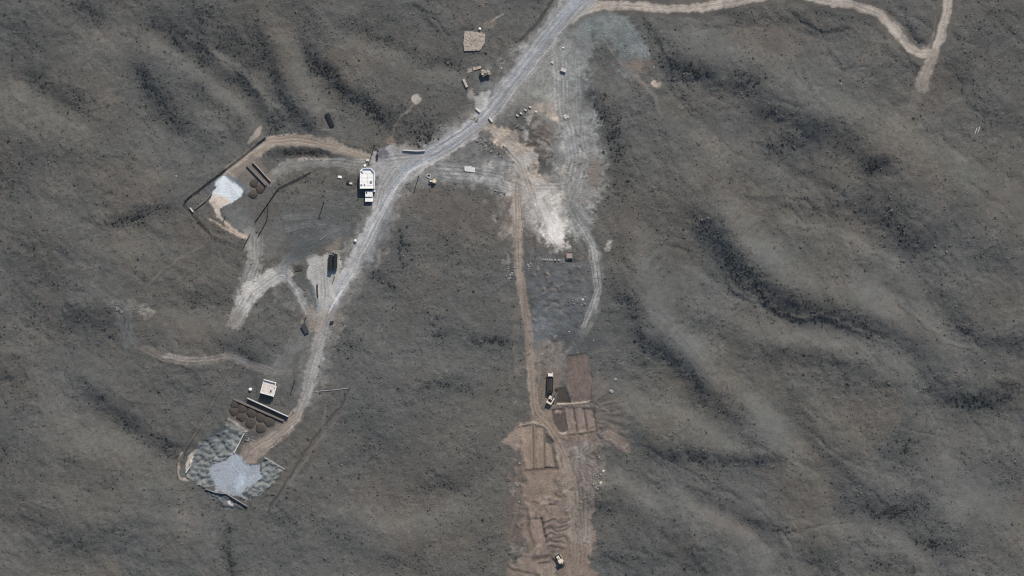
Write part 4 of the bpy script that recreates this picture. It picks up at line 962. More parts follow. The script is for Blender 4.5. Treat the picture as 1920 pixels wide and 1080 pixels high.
MB().loft([[(-1.2, -4.55, 1.21), (1.2, -4.55, 1.21), (1.2, 2.4, 1.21), (-1.2, 2.4, 1.21)], [(-1.2, -4.55, 1.9), (1.2, -4.55, 1.9), (1.2, 2.4, 2.0), (-1.2, 2.4, 2.0)], [(-.3, -3.6, 2.3), (.4, -3.5, 2.3), (.3, 1.6, 2.45), (-.4, 1.5, 2.4)]]).build('load', M_LOAD, bed)
for y in (3.6, -1.4, -2.7, -3.9):
    for s in (-1, 1): wheel(t, s * 1.05, y, .52, .36, s)

def excavator():
    t = thing('excavator', 'cream tracked excavator digging behind the tipper truck', 'excavator', 1033, 748.5, 0)
    for s in (-1, 1):
        tr = MB().loft([[(s * 1.1 - .32, -1.8 + e, z), (s * 1.1 + .32, -1.8 + e, z), (s * 1.1 + .32, 1.8 - e, z), (s * 1.1 - .32, 1.8 - e, z)] for z, e in ((0.02, .35), (.25, .05), (.6, .05), (.85, .35))]).build('track', M_TRACK, t)
        for k in range(9): MB().box(s * 1.1 - .36, s * 1.1 + .36, -1.45 + k * .34, -1.33 + k * .34, .85, .9).build('track_shoe', M_DARK, tr)
    MB().box(-.8, .8, -.7, .7, .3, .8).build('undercarriage', M_DARK, t); MB().lathe([(.7, .8), (.7, 1.0)], 16).build('turntable', M_DARK, t)
    u = bpy.data.objects.new('upper_body', None)
    up_ = MB().box(-1.35, 1.35, -2.0, 1.2, 1.0, 1.9, .1).build('upper_body', M_CREAM, t); up_.rotation_euler = (0, 0, radians(-28))
    MB().box(-1.3, 1.3, -2.45, -1.55, 1.05, 2.25, .15).build('counterweight', M_CREAM, up_)
    MB().box(-.75, .8, -1.5, -.1, 1.85, 2.0, .05).build('engine_cover', M_DARK, up_)
    c = MB().box(-1.35, -.35, -.2, 1.45, 1.9, 2.95, .08).build('cab', M_CREAM, up_); MB().box(-1.25, -.45, 1.44, 1.48, 1.95, 2.75).build('windscreen', M_GLASS, c)
    MB().box(-.05, .45, .9, 1.5, 1.6, 2.3).build('boom_foot', M_CREAM, up_)
    B = lambda p, q, w, d: MB().loft([[(x - w / 2, y, z - d / 2), (x + w / 2, y, z - d / 2), (x + w / 2, y, z + d / 2), (x - w / 2, y, z + d / 2)] for x, y, z in (p, q)])
    bm = B((.2, 1.2, 2.0), (.2, 2.6, 3.8), .5, .55); 
    bo = bm.build('boom', M_CREAM, up_)
    B((.2, 2.55, 3.8), (.2, 4.3, 3.3), .42, .5).build('boom_end', M_DARK, bo)
    st = B((.2, 4.25, 3.4), (.2, 5.2, 1.0), .36, .42).build('stick', M_DARK, up_)
    MB().tube((.2, 2.5, 4.05), (.2, 4.3, 3.65), .09, 8).build('hydraulic_ram', M_METAL, st)
    MB().loft([[(-.4, 4.9, .1), (.8, 4.9, .1), (.8, 5.7, .4), (-.4, 5.7, .4)], [(-.35, 5.0, 1.0), (.75, 5.0, 1.0), (.75, 5.3, 1.1), (-.35, 5.3, 1.1)]]).build('bucket', M_DARK, up_)
excavator()

def crawler(name, label, px, py, rot, ripper=True, scale=1.0):
    t = thing(name, label, 'bulldozer', px, py, rot, 'crawler bulldozers')
    t.scale = (scale,) * 3
    for s in (-1, 1):
        tr = MB().loft([[(s * 1.05 - .28, -1.7 + e, z), (s * 1.05 + .28, -1.7 + e, z), (s * 1.05 + .28, 1.7 - e, z), (s * 1.05 - .28, 1.7 - e, z)] for z, e in ((.02, .4), (.3, .05), (.75, .05), (1.0, .45))]).build('track', M_TRACK, t)
        for k in range(8): MB().box(s * 1.05 - .32, s * 1.05 + .32, -1.2 + k * .33, -1.08 + k * .33, 1.0, 1.06).build('track_shoe', M_DARK, tr)
        MB().box(s * 1.45 - .08, s * 1.45 + .08, -.2, 2.35, .5, .75).build('push_arm', M_CREAM, t)
        MB().box(s * 1.0 - .3, s * 1.0 + .3, -1.5, -.1, 1.12, 1.3).build('fender', M_CREAM, t)
    MB().box(-.7, .7, -1.5, 1.6, .5, 1.1).build('chassis', M_DARK, t)
    h = MB().box(-.62, .62, .35, 1.95, 1.1, 2.0, .1).build('engine_hood', M_CREAM, t); MB().tube((.3, 1.1, 1.98), (.3, 1.1, 2.9), .08, 8).build('exhaust', M_DARK, h)
    MB().box(-.5, .5, 1.94, 2.0, 1.2, 1.85).build('grille', M_DARK, h)
    c = MB().box(-.72, .72, -1.3, .2, 1.3, 2.75, .03).build('cab', M_GLASS, t); MB().box(-.85, .85, -1.45, .28, 2.755, 2.92, .05).build('cab_roof', M_CREAM, c)
    MB().box(-.6, .6, -2.0, -1.35, 1.1, 1.7, .05).build('fuel_tank', M_CREAM, t)
    MB().loft([[(-1.75, 2.35, .05), (1.75, 2.35, .05), (1.75, 2.55, .05), (-1.75, 2.55, .05)], [(-1.75, 2.2, .7), (1.75, 2.2, .7), (1.75, 2.35, .7), (-1.75, 2.35, .7)], [(-1.75, 2.4, 1.3), (1.75, 2.4, 1.3), (1.75, 2.5, 1.3), (-1.75, 2.5, 1.3)]]).build('blade', M_METAL, t)
    if ripper:
        rp = MB().box(-.9, .9, -2.9, -2.6, .7, 1.0).build('ripper', M_DARK, t)
        for s in (-.7, 0, .7): MB().box(s - .07, s + .07, -3.0, -2.75, .05, .7).build('shank', M_DARK, rp)
        for s in (-.5, .5): MB().box(s - .08, s + .08, -2.6, -1.6, .75, .95).build('ripper_arm', M_DARK, t)
crawler('bulldozer', 'cream bulldozer at the bottom of the brown excavation', 1049, 1049, 33, True, 1.08)
crawler('bulldozer', 'yellow-cream crawler parked right of the junction by a concrete ring', 812, 340, 86, False, .78)

def trailer(label, px0, px1, py0, py1):
    cx_, cy_ = (px0 + px1) / 2, (py0 + py1) / 2; w = (px1 - px0) * M_PX; l = (py1 - py0) * M_PX
    t = thing('covered_trailer', label, 'trailer', cx_, cy_, -1.5, 'green covered trailers')
    MB().box(-w / 2 + .1, w / 2 - .1, -l / 2 + .1, l / 2 - .1, .65, .95).build('chassis', M_DARK, t)
    prof = [(-w / 2, .96), (-w / 2, 2.1), (-w * .38, 2.55), (-w * .15, 2.72), (w * .15, 2.72), (w * .38, 2.55), (w / 2, 2.1), (w / 2, .96)]
    k = 6
    rings = []
    for j in range(k * 4 + 1):
        y = -l / 2 + l * j / (k * 4); e = .05 * abs(sin(pi * j / 4))
        rings.append([(x * (1 - e * .6), y, z - e * (1.2 if z > 1 else 0)) for x, z in prof[::-1]])
    cv = MB().loft(rings).build('cover', M_GREEN, t)
    for j in range(k + 1):
        y = -l / 2 + l * j / k
        mb = MB()
        for (xa, za), (xb, zb) in zip(prof[:-1], prof[1:]): mb.tube((xa * 1.01, y, za + .02), (xb * 1.01, y, zb + .02), .04, 5)
        mb.build('hoop', M_DARK, cv)
    MB().box(-.08, .08, l / 2, l / 2 + .8, .6, .75).build('drawbar', M_DARK, t)
    for y in (-l * .3, -l * .14, l * .32):
        for s in (-1, 1): wheel(t, s * (w / 2 - .22), y, .42, .28, s)
trailer('dark green covered trailer on the pale yard, left one of the pair', 616.2, 623.8, 478, 508)
trailer('dark green covered trailer on the pale yard, right one of the pair', 624.8, 632.6, 476, 503)

# ------------------------------------------------------------------ sheds, slabs, ruins
def rough_slab(poly_px, h, m, seed, amp=.12, nx=14):
    """a broken platform: a lumpy top on straight sides, thickness h, poly in pixels"""
    cxm = sum(p[0] for p in poly_px) / len(poly_px); cym = sum(p[1] for p in poly_px) / len(poly_px)
    P = [((x - cxm) * M_PX, (cym - y) * M_PX) for x, y in poly_px]
    dense = []
    for a, c in zip(P, P[1:] + P[:1]):
        n = max(2, int(hypot(c[0] - a[0], c[1] - a[1]) / .6))
        dense += [(a[0] + (c[0] - a[0]) * k / n, a[1] + (c[1] - a[1]) * k / n) for k in range(n)]
    ar = sum(a[0] * c[1] - c[0] * a[1] for a, c in zip(P, P[1:] + P[:1]))
    if ar < 0: dense = dense[::-1]
    rr = random.Random(seed); rings = [[(x, y, -.6) for x, y in dense], [(x, y, h) for x, y in dense]]
    rings[1] = [(x + rr.uniform(-.1, .1), y + rr.uniform(-.1, .1), z + rr.uniform(-amp, amp) * .5) for x, y, z in rings[1]]
    for q in (.9, .75, .55, .33, .12):
        rings.append([(x * q + rr.uniform(-.08, .08), y * q + rr.uniform(-.08, .08), h + rr.uniform(-amp, amp)) for x, y in dense])
    mb = MB().loft(rings)
    return mb, cxm, cym
def slab_thing(name, label, cat, poly, h, m, seed, amp=.12, group=None):
    mb, x, y = rough_slab(poly, h, m, seed, amp)
    o = mb.build(name, m); place(o, x, y); o.location.z = lowz(poly + [(x, y)]) ; tag(o, label, cat, group)
    return o
plat = thing('stone_platform', 'tan stone platform with a broken right edge left of the main road', 'platform', 889, 77)
mb, x_, y_ = rough_slab([(871, 59), (887, 59), (910, 64), (909, 80), (900, 95), (870, 96), (869, 82)], .75, M_TANS, 3, .13)
place(plat, x_, y_); mb.build('platform_body', M_TANS, plat)
rr = random.Random(5)
for k in range(46):
    # loose paving blocks bedded in the top
    px_, py_ = rr.uniform(872, 906), rr.uniform(62, 93)
    if px_ > 900 and py_ > 82: continue
    lx, ly = (px_ - x_) * M_PX, (y_ - py_) * M_PX; s = rr.uniform(.25, .55)
    o = MB().box(-s, s, -s * .7, s * .7, -.15, rr.uniform(.03, .14), .04).build('paving_block', M_SLAB if k % 3 else M_TANS, plat); o.location = (lx, ly, .78); o.rotation_euler = (rr.uniform(-.1, .1), rr.uniform(-.1, .1), rr.uniform(0, 3))
slab_thing('stone_slab', 'tan oblong slab left of the ruined stone hut', 'slab', [(886, 127), (901, 123.5), (902.5, 128), (888, 132)], .5, M_SLAB, 6)
slab_thing('stone_slab', 'crumbling tan slab at the left end of the oblong slab', 'slab', [(877, 129), (885.5, 127.5), (886, 134), (877, 138)], .35, M_TANS, 7, .15)
slab_thing('flat_slab', 'small pale flat slab right of the parked crawler', 'slab', [(871, 312), (881, 311.5), (890.5, 314), (890.5, 323.5), (871, 321)], .4, M_CONC, 8, .06)
slab_thing('limestone_block', 'flat white limestone block on the grey spoil below the junction', 'rock', [(1056, 215), (1061, 214), (1067, 218), (1067, 222), (1063, 221), (1061, 224), (1057, 220)], .4, M_ROCKW, 9, .1)
slab_thing('dug_pad', 'pale broken concrete piece below the retaining wall', 'slab', [(425, 941), (430, 938.5), (437.5, 948), (432, 951)], .5, M_CONC, 10, .1)
# ruined hut
o = thing('ruined_hut', 'brown stone hut with a broken roof beside the main road', 'hut', 909, 139)
mb, x_, y_ = rough_slab([(900, 135.5), (906, 130.5), (919, 132), (919.5, 138), (905.5, 145)], 2.4, M_STONE, 11, .25); mb.build('wall', M_STONE, o); place(o, x_, y_)
rr = random.Random(3)
for k in range(16):
    s = rr.uniform(.3, .7); q = MB().box(-s, s, -s * .6, s * .6, -.2, .18, .05).build('roof_stone', M_TANS if k % 2 else M_SLAB, o)
    q.location = (rr.uniform(-1.7, 2.0), rr.uniform(-.9, 1.0), 2.45); q.rotation_euler = (rr.uniform(-.25, .25), rr.uniform(-.25, .25), rr.uniform(0, 3))
o = thing('ruined_hut', 'small pinkish ruined hut between the two dirt tracks', 'hut', 1067, 480)
mb, x_, y_ = rough_slab([(1060, 474), (1075, 475), (1074, 486), (1061, 486)], 1.1, M_STONE, 12, .15); mb.build('wall', M_STONE, o); place(o, x_, y_)
MB().box(-1.3, 1.2, -.9, 1.1, 1.05, 1.4, .06).build('roof', mat('pinkish plaster', (.34, .26, .22), .9, .2), o)
# tan tank-like bin, barriers
o = thing('storage_bin', 'long tan storage bin with rounded top left of the ruined hut', 'storage bin', 872, 156.5, 24)
MB().loft([[(x, y, z) for x, z in ((.65, -.3), (.65, .7), (.4, 1.15), (-.4, 1.15), (-.65, .7), (-.65, -.3))] for y in (2.05, -2.05)]).build('bin_body', M_SLAB, o)
for y in (-1.5, 0, 1.5): MB().box(-.7, .7, y - .05, y + .05, -.2, .72).build('strap', M_STONE, o)
def barrier(label, px, py, rot, l):
    o = thing('barrier_block', label, 'barrier', px, py, rot, 'concrete road barriers')
    MB().loft([[(-l / 2, y * w, z) for y, w in ((-1, .45), (1, .45))] + [(l / 2, y * w, z) for y, w in ((1, .45), (-1, .45))] for z, w in ((0, 1),)] and
              [[(-l / 2, -w, z), (l / 2, -w, z), (l / 2, w, z), (-l / 2, w, z)] for z, w in ((-.3, .5), (.25, .5), (.45, .32), (1.0, .26))]).build('barrier_body', M_CONC, o)
    for s in (-1, 1): MB().tube((s * l * .3, 0, .98), (s * l * .3, 0, 1.12), .06, 6).build('lifting_eye', M_DARK, o)
barrier('white concrete barrier at the upper roadside of the pale yard', 896, 207, -40, 2.6)
barrier('white concrete barrier at the lower roadside by the tan side track', 920, 225, -53, 2.5)
# dark shelters
o = thing('dark_shelter', 'long dark covered shelter cut into the slope above the looping track', 'shelter', 618, 225, 24)
MB().box(-1.05, 1.05, -3.1, 3.2, -.9, .7).build('wall', M_STONE, o)
MB().loft([[(x, y, z) for x, z in ((1.15, .71), (.1, 1.05), (-1.15, .71))] for y in (3.3, -3.2)]).build('roof', M_GREEN, o)
for y in (-2.4, -.8, .8, 2.4): MB().box(-1.16, 1.16, y - .05, y + .05, .6, .7).build('tie_beam', M_WOOD, o)
o = thing('lean_to', 'dark grey lean-to shelter left of the lower road bend', 'shelter', 572, 616, 26)
MB().loft([[(-1.1, -2.3, 1.0), (1.1, -2.3, 1.0), (1.1, 2.3, 1.35), (-1.1, 2.3, 1.35)], [(-1.1, -2.3, 1.1), (1.1, -2.3, 1.1), (1.1, 2.3, 1.45), (-1.1, 2.3, 1.45)]]).build('roof', mat('dark grey sheeting', (.05, .053, .058), .6, .2), o)
for x in (-1, 1):
    for y in (-2.1, 2.1): MB().box(x - .07, x + .07, y - .07, y + .07, -.5, 1.05 + .06 * y).build('post', M_WOOD, o)
for k, (x, w_) in enumerate([(555, 'left'), (560.2, 'middle'), (565.2, 'right')]):
    o = thing('flat_crate', 'dark flat crate left of the pale yard, %s one of three' % w_, 'crate', x, 503 - k * .6, 3, 'flat crates beside the trailer yard')
    MB().box(-.5, .5, -1.3, 1.3, -.2, .45).build('crate_body', mat('dark weathered board', (.055, .055, .056), .9, .2), o)
    for y in (-1.0, -.5, 0, .5, 1.0): MB().box(-.52, .52, y - .16, y + .16, .452, .5).build('board', M_WOOD, o)
def drum(label, px, py, r=.42, h=.95, m=None, group='dark drums'):
    o = thing('steel_drum', label, 'drum', px, py, 0, group)
    MB().lathe([(r, -.1), (r, h * .33), (r * 1.05, h * .35), (r, h * .37), (r, h * .66), (r * 1.05, h * .68), (r, h * .7), (r, h), (r * .92, h), (r * .92, h - .03)], 14).build('drum_body', m or M_DARK, o)
    MB().lathe([(.05, h - .04), (.05, h + .02)], 6, (r * .5, 0)).build('bung', M_METAL, o)
drum('black drum on the oil stain above the white house, upper one', 707, 291, .55, 1.0); drum('black drum on the oil stain above the white house, lower one', 707, 297, .55, 1.0)
drum('black drum beside the road below the trailer yard, left one', 620.5, 604, .5, 1.1); drum('black drum beside the road below the trailer yard, right one', 624.2, 603.5, .5, 1.1)
# concrete ring
o = thing('concrete_ring', 'pale concrete well ring beside the parked crawler', 'concrete ring', 804, 330)
mb = MB(); n = 20
mb.loft([[(r * cos(2 * pi * i / n), r * sin(2 * pi * i / n), z) for i in range(n)] for r, z in ((.95, -.2), (.95, .6), (.7, .6), (.7, .02))], cap=False); mb.build('ring_body', M_CONC, o); MB().lathe([(.69, .0), (.69, .05)], 16).build('well_floor', M_SOIL, o)
# small boxes near the white house
def crate(label, px, py, rot, a, c, h, m, group='boxes round the white house'):
    o = thing('storage_box', label, 'box', px, py, rot, group)
    MB().box(-a, a, -c, c, -.3, h, .03).build('box_body', m, o); MB().box(-a - .04, a + .04, -c - .04, c + .04, h + .002, h + .1).build('lid', m, o)
crate('cream box left of the utility pole above the white house', 689.5, 300, -8, .85, .5, .7, M_CONC); crate('white small box touching the top left of the white house', 684, 310, 20, .5, .5, .7, M_PARA)
crate('pale flat box farthest left of the white house', 637, 331.5, -8, .9, .5, .4, M_PARA); crate('pale box just left of the white house', 657, 343.5, -5, .8, .4, .4, M_CONC); crate('dark box next to the pale box left of the white house', 652.5, 341, -5, .6, .6, .8, M_DARK)
crate('tall white box with a dark shaded side right of the main road', 1056.5, 131.5, -22, 1.25, .75, 1.1, M_ROCKW, 'boxes by the main road'); crate('small white box right of the main road', 1035.5, 117.5, -25, .6, .35, .5, M_ROCKW, 'boxes by the main road')
# lying pipes
def lying(name, label, pts, r, m, cat, group=None):
    o = thing(name, label, cat, *pts[0], group=group); X0, Y0, Z0 = o.location
    for a, c in zip(pts[:-1], pts[1:]):
        p = at(*a, r * .8); q = at(*c, r * .8)
        MB().tube((p[0] - X0, p[1] - Y0, p[2] - Z0), (q[0] - X0, q[1] - Y0, q[2] - Z0), r, 8).build('pipe_length', m, o)
lying('dark_pipe', 'dark pipe lying along the left edge of the trailer yard', [(594.5, 533), (594.5, 545), (595.5, 557)], .35, M_DARK, 'pipe')
lying('pale_pipe', 'pale pipe lying right of the lower road', [(590, 734.5), (610, 732.5), (632, 730.5), (653, 728)], .18, M_CONCD, 'pipe')
lying('white_rail', 'white rail lying on the far right hillside, left of two', [(1833.5, 239), (1829.5, 250)], .16, M_CONC, 'rail', 'rails on the far right hillside'); lying('white_rail', 'white rail lying on the far right hillside, right of two', [(1839, 237), (1835, 248)], .16, M_CONC, 'rail', 'rails on the far right hillside')
lying('grey_pipe', 'thin grey pole lying near the hollow above the trailer yard', [(600, 450), (612, 441)], .16, M_CONCD, 'pole')

# ------------------------------------------------------------------ boulders
def rock_mesh(seed, m):
    rr = random.Random(seed); n = 9
    prof = [(.75, -.3), (1.0, .1), (.9, .5), (.5, .85), (.05, .95)]
    rings = []
    k = [rr.uniform(.75, 1.2) for _ in range(n)]
    for r, z in prof:
        rings.append([(r * k[i] * rr.uniform(.88, 1.1) * cos(2 * pi * i / n), r * k[i] * rr.uniform(.88, 1.1) * sin(2 * pi * i / n), z * rr.uniform(.85, 1.1)) for i in range(n)])
    return MB().loft(rings).mesh('boulder', m)
RM = {k: [rock_mesh(s * 7 + len(k), m) for s in range(5)] for k, m in (('w', M_ROCKW), ('p', M_ROCK), ('g', M_ROCKG))}
def boulder(px, py, sx, sy, kind, label, group=None, rot=None):
    o = bpy.data.objects.new('boulder', random.choice(RM[kind])); col.objects.link(o)
    place(o, px, py, random.uniform(0, 360) if rot is None else rot); o.scale = (sx, sy, min(sx, sy) * .9); tag(o, label, 'rock', group)
for px, py, s, kind, lab in [(1146, 734, 1.3, 'p', 'large cream boulder at the right end of the spoil fan'), (1154, 712, .9, 'p', 'pale boulder above the large cream boulder beside the spoil fan'), (974, 869, .65, 'p', 'round pale boulder left of the furrowed bench'),
        (1131, 883, .8, 'w', 'white boulder right of the excavation, upper of two'), (1126, 905, .9, 'w', 'white boulder right of the excavation, lower of two'), (968, 905, .45, 'p', 'small pale boulder beside the smooth brown terrace, upper one'), (971, 911, .5, 'p', 'small pale boulder beside the smooth brown terrace, lower one'),
        (330, 330, .45, 'w', 'lone white boulder left of the pale pad'), (1578, 157, .4, 'w', 'lone white boulder on the upper right hillside'), (1005, 210, .8, 'w', 'pinkish white boulder at the tip of the tan patch'), (1226, 126, .4, 'w', 'small white boulder at the edge of the reddish spoil'),
        (1093, 562, .75, 'w', 'white boulder beside the outer dirt track'), (973, 941, .5, 'p', 'pale boulder beside the wavy furrows'), (1067, 622, .35, 'w', 'tiny white boulder on the dark burnt patch'), (1113, 638, .35, 'w', 'tiny white boulder at the end of the outer dirt track'), (940, 128, .5, 'w', 'thin white stone left of the main road by the ruined hut')]:
    boulder(px, py, s, s * .8, kind, lab)
for i, (px, py) in enumerate([(994, 201), (985, 206.5), (977, 213), (970, 217)]):
    o = thing('concrete_block', 'white concrete block in the slanting row by the junction, ' + ['uppermost', 'second from the top', 'third from the top', 'lowest'][i], 'concrete block', px, py, -35, 'row of concrete blocks')
    MB().box(-.62, .62, -.32, .32, -.2, .8, .06).build('block_body', M_CONC, o); MB().tube((0, 0, .74), (0, 0, .82), .09, 6).build('lifting_eye', M_DARK, o)
def rubble(n, cx_, cy_, rx, ry, ang, label, group, kinds='pg', smin=.3, smax=.7):
    for k in range(n):
        a = random.uniform(0, 6.28); r = random.random() ** .6
        x, y = r * rx * cos(a), r * ry * sin(a); ca, sa = cos(radians(ang)), sin(radians(ang)); s = random.uniform(smin, smax)
        boulder(cx_ + x * ca - y * sa, cy_ + x * sa + y * ca, s, s * random.uniform(.6, 1), random.choice(kinds), label, group)
rubble(34, 910, 270, 22, 12, 25, 'rubble stone in the heap below the start of the tan side track', 'rubble heap by the side track', 'pgg')
rubble(14, 936, 362, 14, 8, 20, 'rubble stone in the small heap above the pale quarry floor', 'rubble heap by the quarry', 'pgg')
rubble(22, 957, 510, 9, 18, 0, 'rubble stone left of the inner dirt track', 'rubble left of the inner track', 'pg')
rubble(10, 990, 500, 8, 14, 10, 'rubble stone right of the inner dirt track', 'rubble right of the inner track', 'pg')
rubble(14, 1030, 487, 30, 2, 3, 'rubble stone in the low line left of the pinkish ruin', 'stone line left of the ruin', 'pp')
rubble(12, 1094, 570, 4, 16, 15, 'rubble stone in the string inside the outer track', 'stones inside the outer track', 'pg')
rubble(14, 1072, 562, 12, 8, 20, 'dark rubble stone in the middle of the ground between the tracks', 'dark stones between the tracks', 'g')
rubble(12, 985, 213, 12, 6, -40, 'small stone scattered beside the row of concrete blocks', 'stones beside the block row', 'pg', .2, .4)
rubble(16, 975, 232, 10, 16, 30, 'dark stone below the row of concrete blocks', 'dark stones below the block row', 'gg', .3, .8)
rubble(16, 224, 580, 8, 10, 0, 'pale stone of the outcrop on the left hillside', 'outcrop stones on the left hillside', 'pg', .3, .8)
rubble(14, 262, 582, 24, 6, 35, 'pale stone in the streak beside the left hillside outcrop', 'stone streak on the left hillside', 'pg', .25, .5)
rubble(24, 1122, 885, 14, 34, 10, 'stone in the pale spoil right of the excavation', 'spoil stones right of the excavation', 'pp', .25, .6)
rubble(16, 466, 822, 8, 12, -60, 'stone beside the ramp wall of the lower compound', 'stones beside the ramp wall', 'pg', .3, .6)
rubble(18, 470, 932, 26, 5, -40, 'stone along the foot of the right rock slope', 'stones at the right rock slope', 'pg', .3, .6)
rubble(10, 1180, 100, 26, 12, 60, 'stone on the reddish spoil tip by the bend of the dirt road', 'stones on the reddish spoil', 'pg', .25, .5)
rubble(10, 588, 297, 26, 3, 2, 'pale stone along the bank inside the looping track', 'stones inside the looping track', 'pp', .3, .6)
rubble(8, 770, 348, 8, 6, 0, 'stone below the pole right of the junction', 'stones below the junction pole', 'pg', .3, .6)
rubble(10, 892, 222, 10, 8, 0, 'stone on the verge below the pale roadside yard', 'stones on the verge', 'pg', .3, .7)
rubble(8, 472, 505, 3, 30, -8, 'pale stone beside the track down from the grey hollow', 'stones beside the hollow track', 'pp', .3, .6)

# ------------------------------------------------------------------ scrub
def shrub_variant(seed, n, blades, spread=1.0):
    """a ragged clump: a lumpy crown of twigs with leaf sprays sticking out of it"""
    r = np.random.default_rng(seed); v = []; f = []
    k = r.uniform(.7, 1.25, n)
    for R, z in ((.95, -.1), (.85, .5), (.4, .85)):
        for i in range(n):
            a = 2 * pi * (i + r.uniform(-.3, .3)) / n; q = R * k[i] * r.uniform(.85, 1.15)
            v.append((q * cos(a), q * sin(a), z * r.uniform(.75, 1.2)))
    v.append((r.uniform(-.2, .2), r.uniform(-.2, .2), .95))
    for i in range(n):
        j = (i + 1) % n
        for t in (0, 1): f += [(t * n + i, t * n + j, (t + 1) * n + j), (t * n + i, (t + 1) * n + j, (t + 1) * n + i)]
        f.append((2 * n + i, 2 * n + j, 3 * n))
    v = [np.array(p) for p in v]
    for q in range(blades):
        a = r.uniform(0, 2 * pi); e = r.uniform(0, 1.2)
        d = np.array([cos(a) * cos(e), sin(a) * cos(e), sin(e) * .9]); t = np.cross(d, [0, 0, 1]); t /= np.linalg.norm(t) + 1e-6
        w = r.uniform(.14, .3); o_ = len(v); z0 = np.array([0, 0, .25])
        v += [d * .6 + z0 - t * w, d * .6 + z0 + t * w, d * r.uniform(1.0, 1.35) * spread + z0 + t * r.uniform(-.3, .3)]
        f.append((o_, o_ + 1, o_ + 2))
    return np.array(v), f
VAR = [shrub_variant(300 + k, 5, 5, 1.1) for k in range(6)]
BIG = [shrub_variant(400 + k, 8, 26, 1.15) for k in range(4)]
cells = 1.12
sx_, sy_ = np.meshgrid(np.arange(-256, 256, cells), np.arange(-145, 145, cells))
sx_ = sx_.ravel() + rng.uniform(-.6, .6, sx_.size); sy_ = sy_.ravel() + rng.uniform(-.6, .6, sy_.size)
ii = np.clip(np.searchsorted(gx, sx_), 0, NX - 1); jj = np.clip(np.searchsorted(gy, sy_), 0, NY - 1)
veg_shade = VEG_SHADE[jj, ii]; bare = BARE[jj, ii]; nm = n_mid[jj, ii]; nb = n_big[jj, ii]
prob = (.15 + .14 * smooth(-.3, .4, nm) + .42 * veg_shade * smooth(-.6, .3, nm)) * (1 - bare)
keep = rng.random(sx_.size) < prob
sx_, sy_, veg_shade, ii, jj = sx_[keep], sy_[keep], veg_shade[keep], ii[keep], jj[keep]
size = (.19 + .25 * rng.random(sx_.size) ** 2) * (1 + .35 * veg_shade * rng.random(sx_.size)) * np.where(rng.random(sx_.size) < .07, 1.6, 1)
EXTRA = [(1150, 255, 9, 45, 24, 26), (1120, 195, 8, 24, 30, 10), (1160, 285, 10, 14, 0, 10), (1640, 310, 12, 10, 0, 22), (800, 255, 26, 18, 0, 30), (700, 205, 36, 10, 25, 26), (610, 130, 30, 10, 35, 22), (1297, 130, 26, 8, 15, 18), (920, 637, 26, 6, 5, 18), (825, 628, 8, 3, 0, 5), (1830, 755, 50, 14, 0, 30), (1700, 840, 14, 20, 0, 14), (1750, 1020, 40, 10, 0, 18), (1660, 960, 40, 10, -10, 18), (250, 408, 36, 5, -15, 12), (755, 470, 10, 36, 0, 14), (728, 530, 30, 6, 30, 10), (570, 285, 46, 5, 3, 22), (1415, 150, 20, 12, 0, 8), (1480, 590, 40, 8, 15, 14), (1440, 560, 36, 10, 40, 14)]
CLUMPS = ['on the bank right of the grey spoil', 'at the top of the bank right of the grey spoil', 'at the foot of the bank right of the grey spoil', 'in the lone round dark thicket on the right hillside', 'in the thicket just above the long white barrier', 'in the dark band left of the thin footpath', 'in the dark band above the long dark shelter', 'in the dark fold right of the reddish spoil', 'in the strip left of the inner dirt track', 'in the tiny clump left of the strip by the inner track', 'in the large thicket at the right edge of the hillside', 'in the small thicket below the large right thicket', 'in the lowest thicket at the lower right', 'in the curved thicket above the lowest thicket, lower right', 'in the thin dark band left of the pale pad', 'in the upright clump right of the gravel road', 'in the slanting clump right of the trailer yard', 'on the bank inside the looping track', 'in the sparse patch below the top dirt road', 'along the scarp on the gullied right hillside', 'on the dark slope above the gullied scarp']
ex = []
for q_, (x, y, rx, ry, a, n) in enumerate(EXTRA):
    for k in range(n):
        u_, v_ = random.gauss(0, .5), random.gauss(0, .5); ca, sa = cos(radians(a)), sin(radians(a))
        ex.append((*W(x + u_ * rx * ca - v_ * ry * sa, y + u_ * rx * sa + v_ * ry * ca), random.uniform(.36, .7), CLUMPS[q_]))
# the largest bushes are single things; the rest is one mass of scrub
BIGM = []
for v, f in BIG:
    me = bpy.data.meshes.new('shrub'); me.from_pydata([tuple(p) for p in v], [], f); me.update(); me.materials.append(M_SHRUB); BIGM.append(me)
ex = [e for e in ex if abs(e[0]) < 239 and abs(e[1]) < 134 and BARE[np.searchsorted(gy, e[1]), np.searchsorted(gx, e[0])] < .6]
order = sorted(range(len(ex)), key=lambda k: -ex[k][2])[:290]
for k in order:
    x, y, s, w_ = ex[k]
    o = bpy.data.objects.new('shrub', BIGM[k % 4]); col.objects.link(o); o.location = (x, y, hz(x, y) - .05); o.scale = (s, s * random.uniform(.8, 1.2), s * .9); o.rotation_euler = (0, 0, random.uniform(0, 6.28))
    tag(o, 'dark scrub bush ' + w_, 'shrub', 'scrub bushes ' + w_)
rest = [ex[k] for k in range(len(ex)) if k not in set(order)]
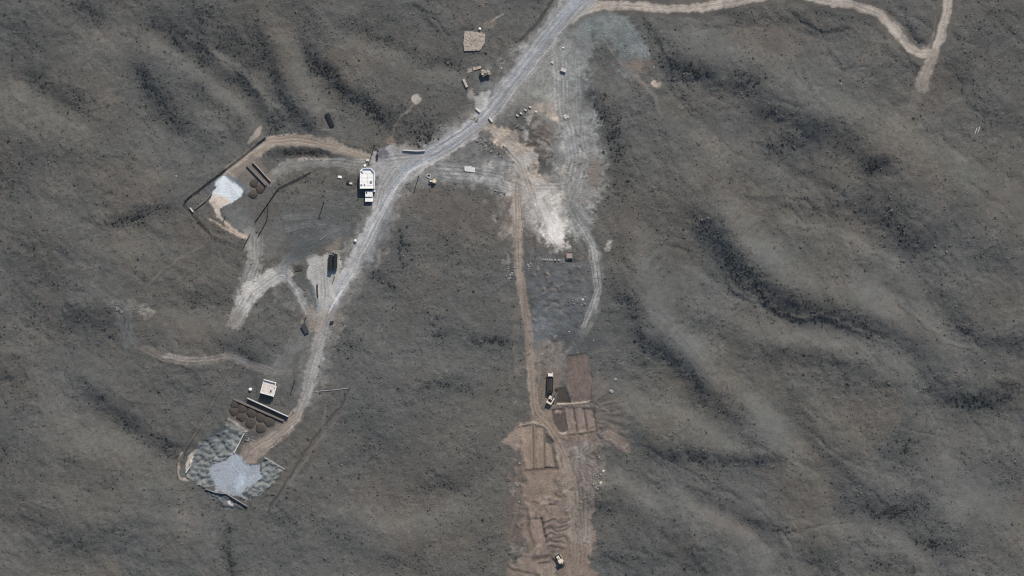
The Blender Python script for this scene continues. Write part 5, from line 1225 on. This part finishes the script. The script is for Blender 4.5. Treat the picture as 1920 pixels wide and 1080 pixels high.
allx = np.concatenate([sx_, np.array([r[0] for r in rest])]); ally = np.concatenate([sy_, np.array([r[1] for r in rest])]); alls = np.concatenate([size, np.array([r[2] for r in rest])])
i2 = np.clip(np.searchsorted(gx, allx), 0, NX - 1); j2 = np.clip(np.searchsorted(gy, ally), 0, NY - 1)
allz = H[j2, i2] - .04
kind = rng.integers(0, 6, allx.size); rot = rng.uniform(0, 2 * pi, allx.size); pale = rng.random(allx.size) < .5 * (1 - VEG_SHADE[j2, i2])
VV, FF, MI = [], [], []; off = 0
for k, (v, f) in enumerate(VAR):
    s_ = np.nonzero(kind == k)[0]
    if not len(s_): continue
    c_, n_ = np.cos(rot[s_])[:, None], np.sin(rot[s_])[:, None]; a_ = alls[s_][:, None]
    P = np.stack([(v[None, :, 0] * c_ - v[None, :, 1] * n_) * a_ + allx[s_][:, None], (v[None, :, 0] * n_ + v[None, :, 1] * c_) * a_ + ally[s_][:, None], v[None, :, 2] * a_ * .95 + allz[s_][:, None]], -1)
    f = np.array(f); Fk = f[None] + (np.arange(len(s_)) * len(v))[:, None, None] + off
    VV.append(P.reshape(-1, 3)); FF.append(Fk.reshape(-1, 3)); MI.append(np.repeat(pale[s_].astype(np.int32), len(f))); off += P.shape[0] * P.shape[1]
VV = np.concatenate(VV).astype(np.float32); FF = np.concatenate(FF).astype(np.int32); MI = np.concatenate(MI)
me = bpy.data.meshes.new('scrub'); me.vertices.add(len(VV)); me.vertices.foreach_set('co', VV.ravel()); me.loops.add(FF.size); me.loops.foreach_set('vertex_index', FF.ravel())
me.polygons.add(len(FF)); me.polygons.foreach_set('loop_start', np.arange(0, FF.size, 3, dtype=np.int32)); me.materials.append(M_SHRUB); me.materials.append(M_SHRUB2); me.polygons.foreach_set('material_index', MI); me.update(calc_edges=True)
o = bpy.data.objects.new('scrub', me); col.objects.link(o); o['kind'] = 'stuff'; o['label'] = 'low dry scrub dotted over the open hillsides'
print('scrub tris', len(FF), 'ground cells', cell.size, 'shrubs', len(allx))
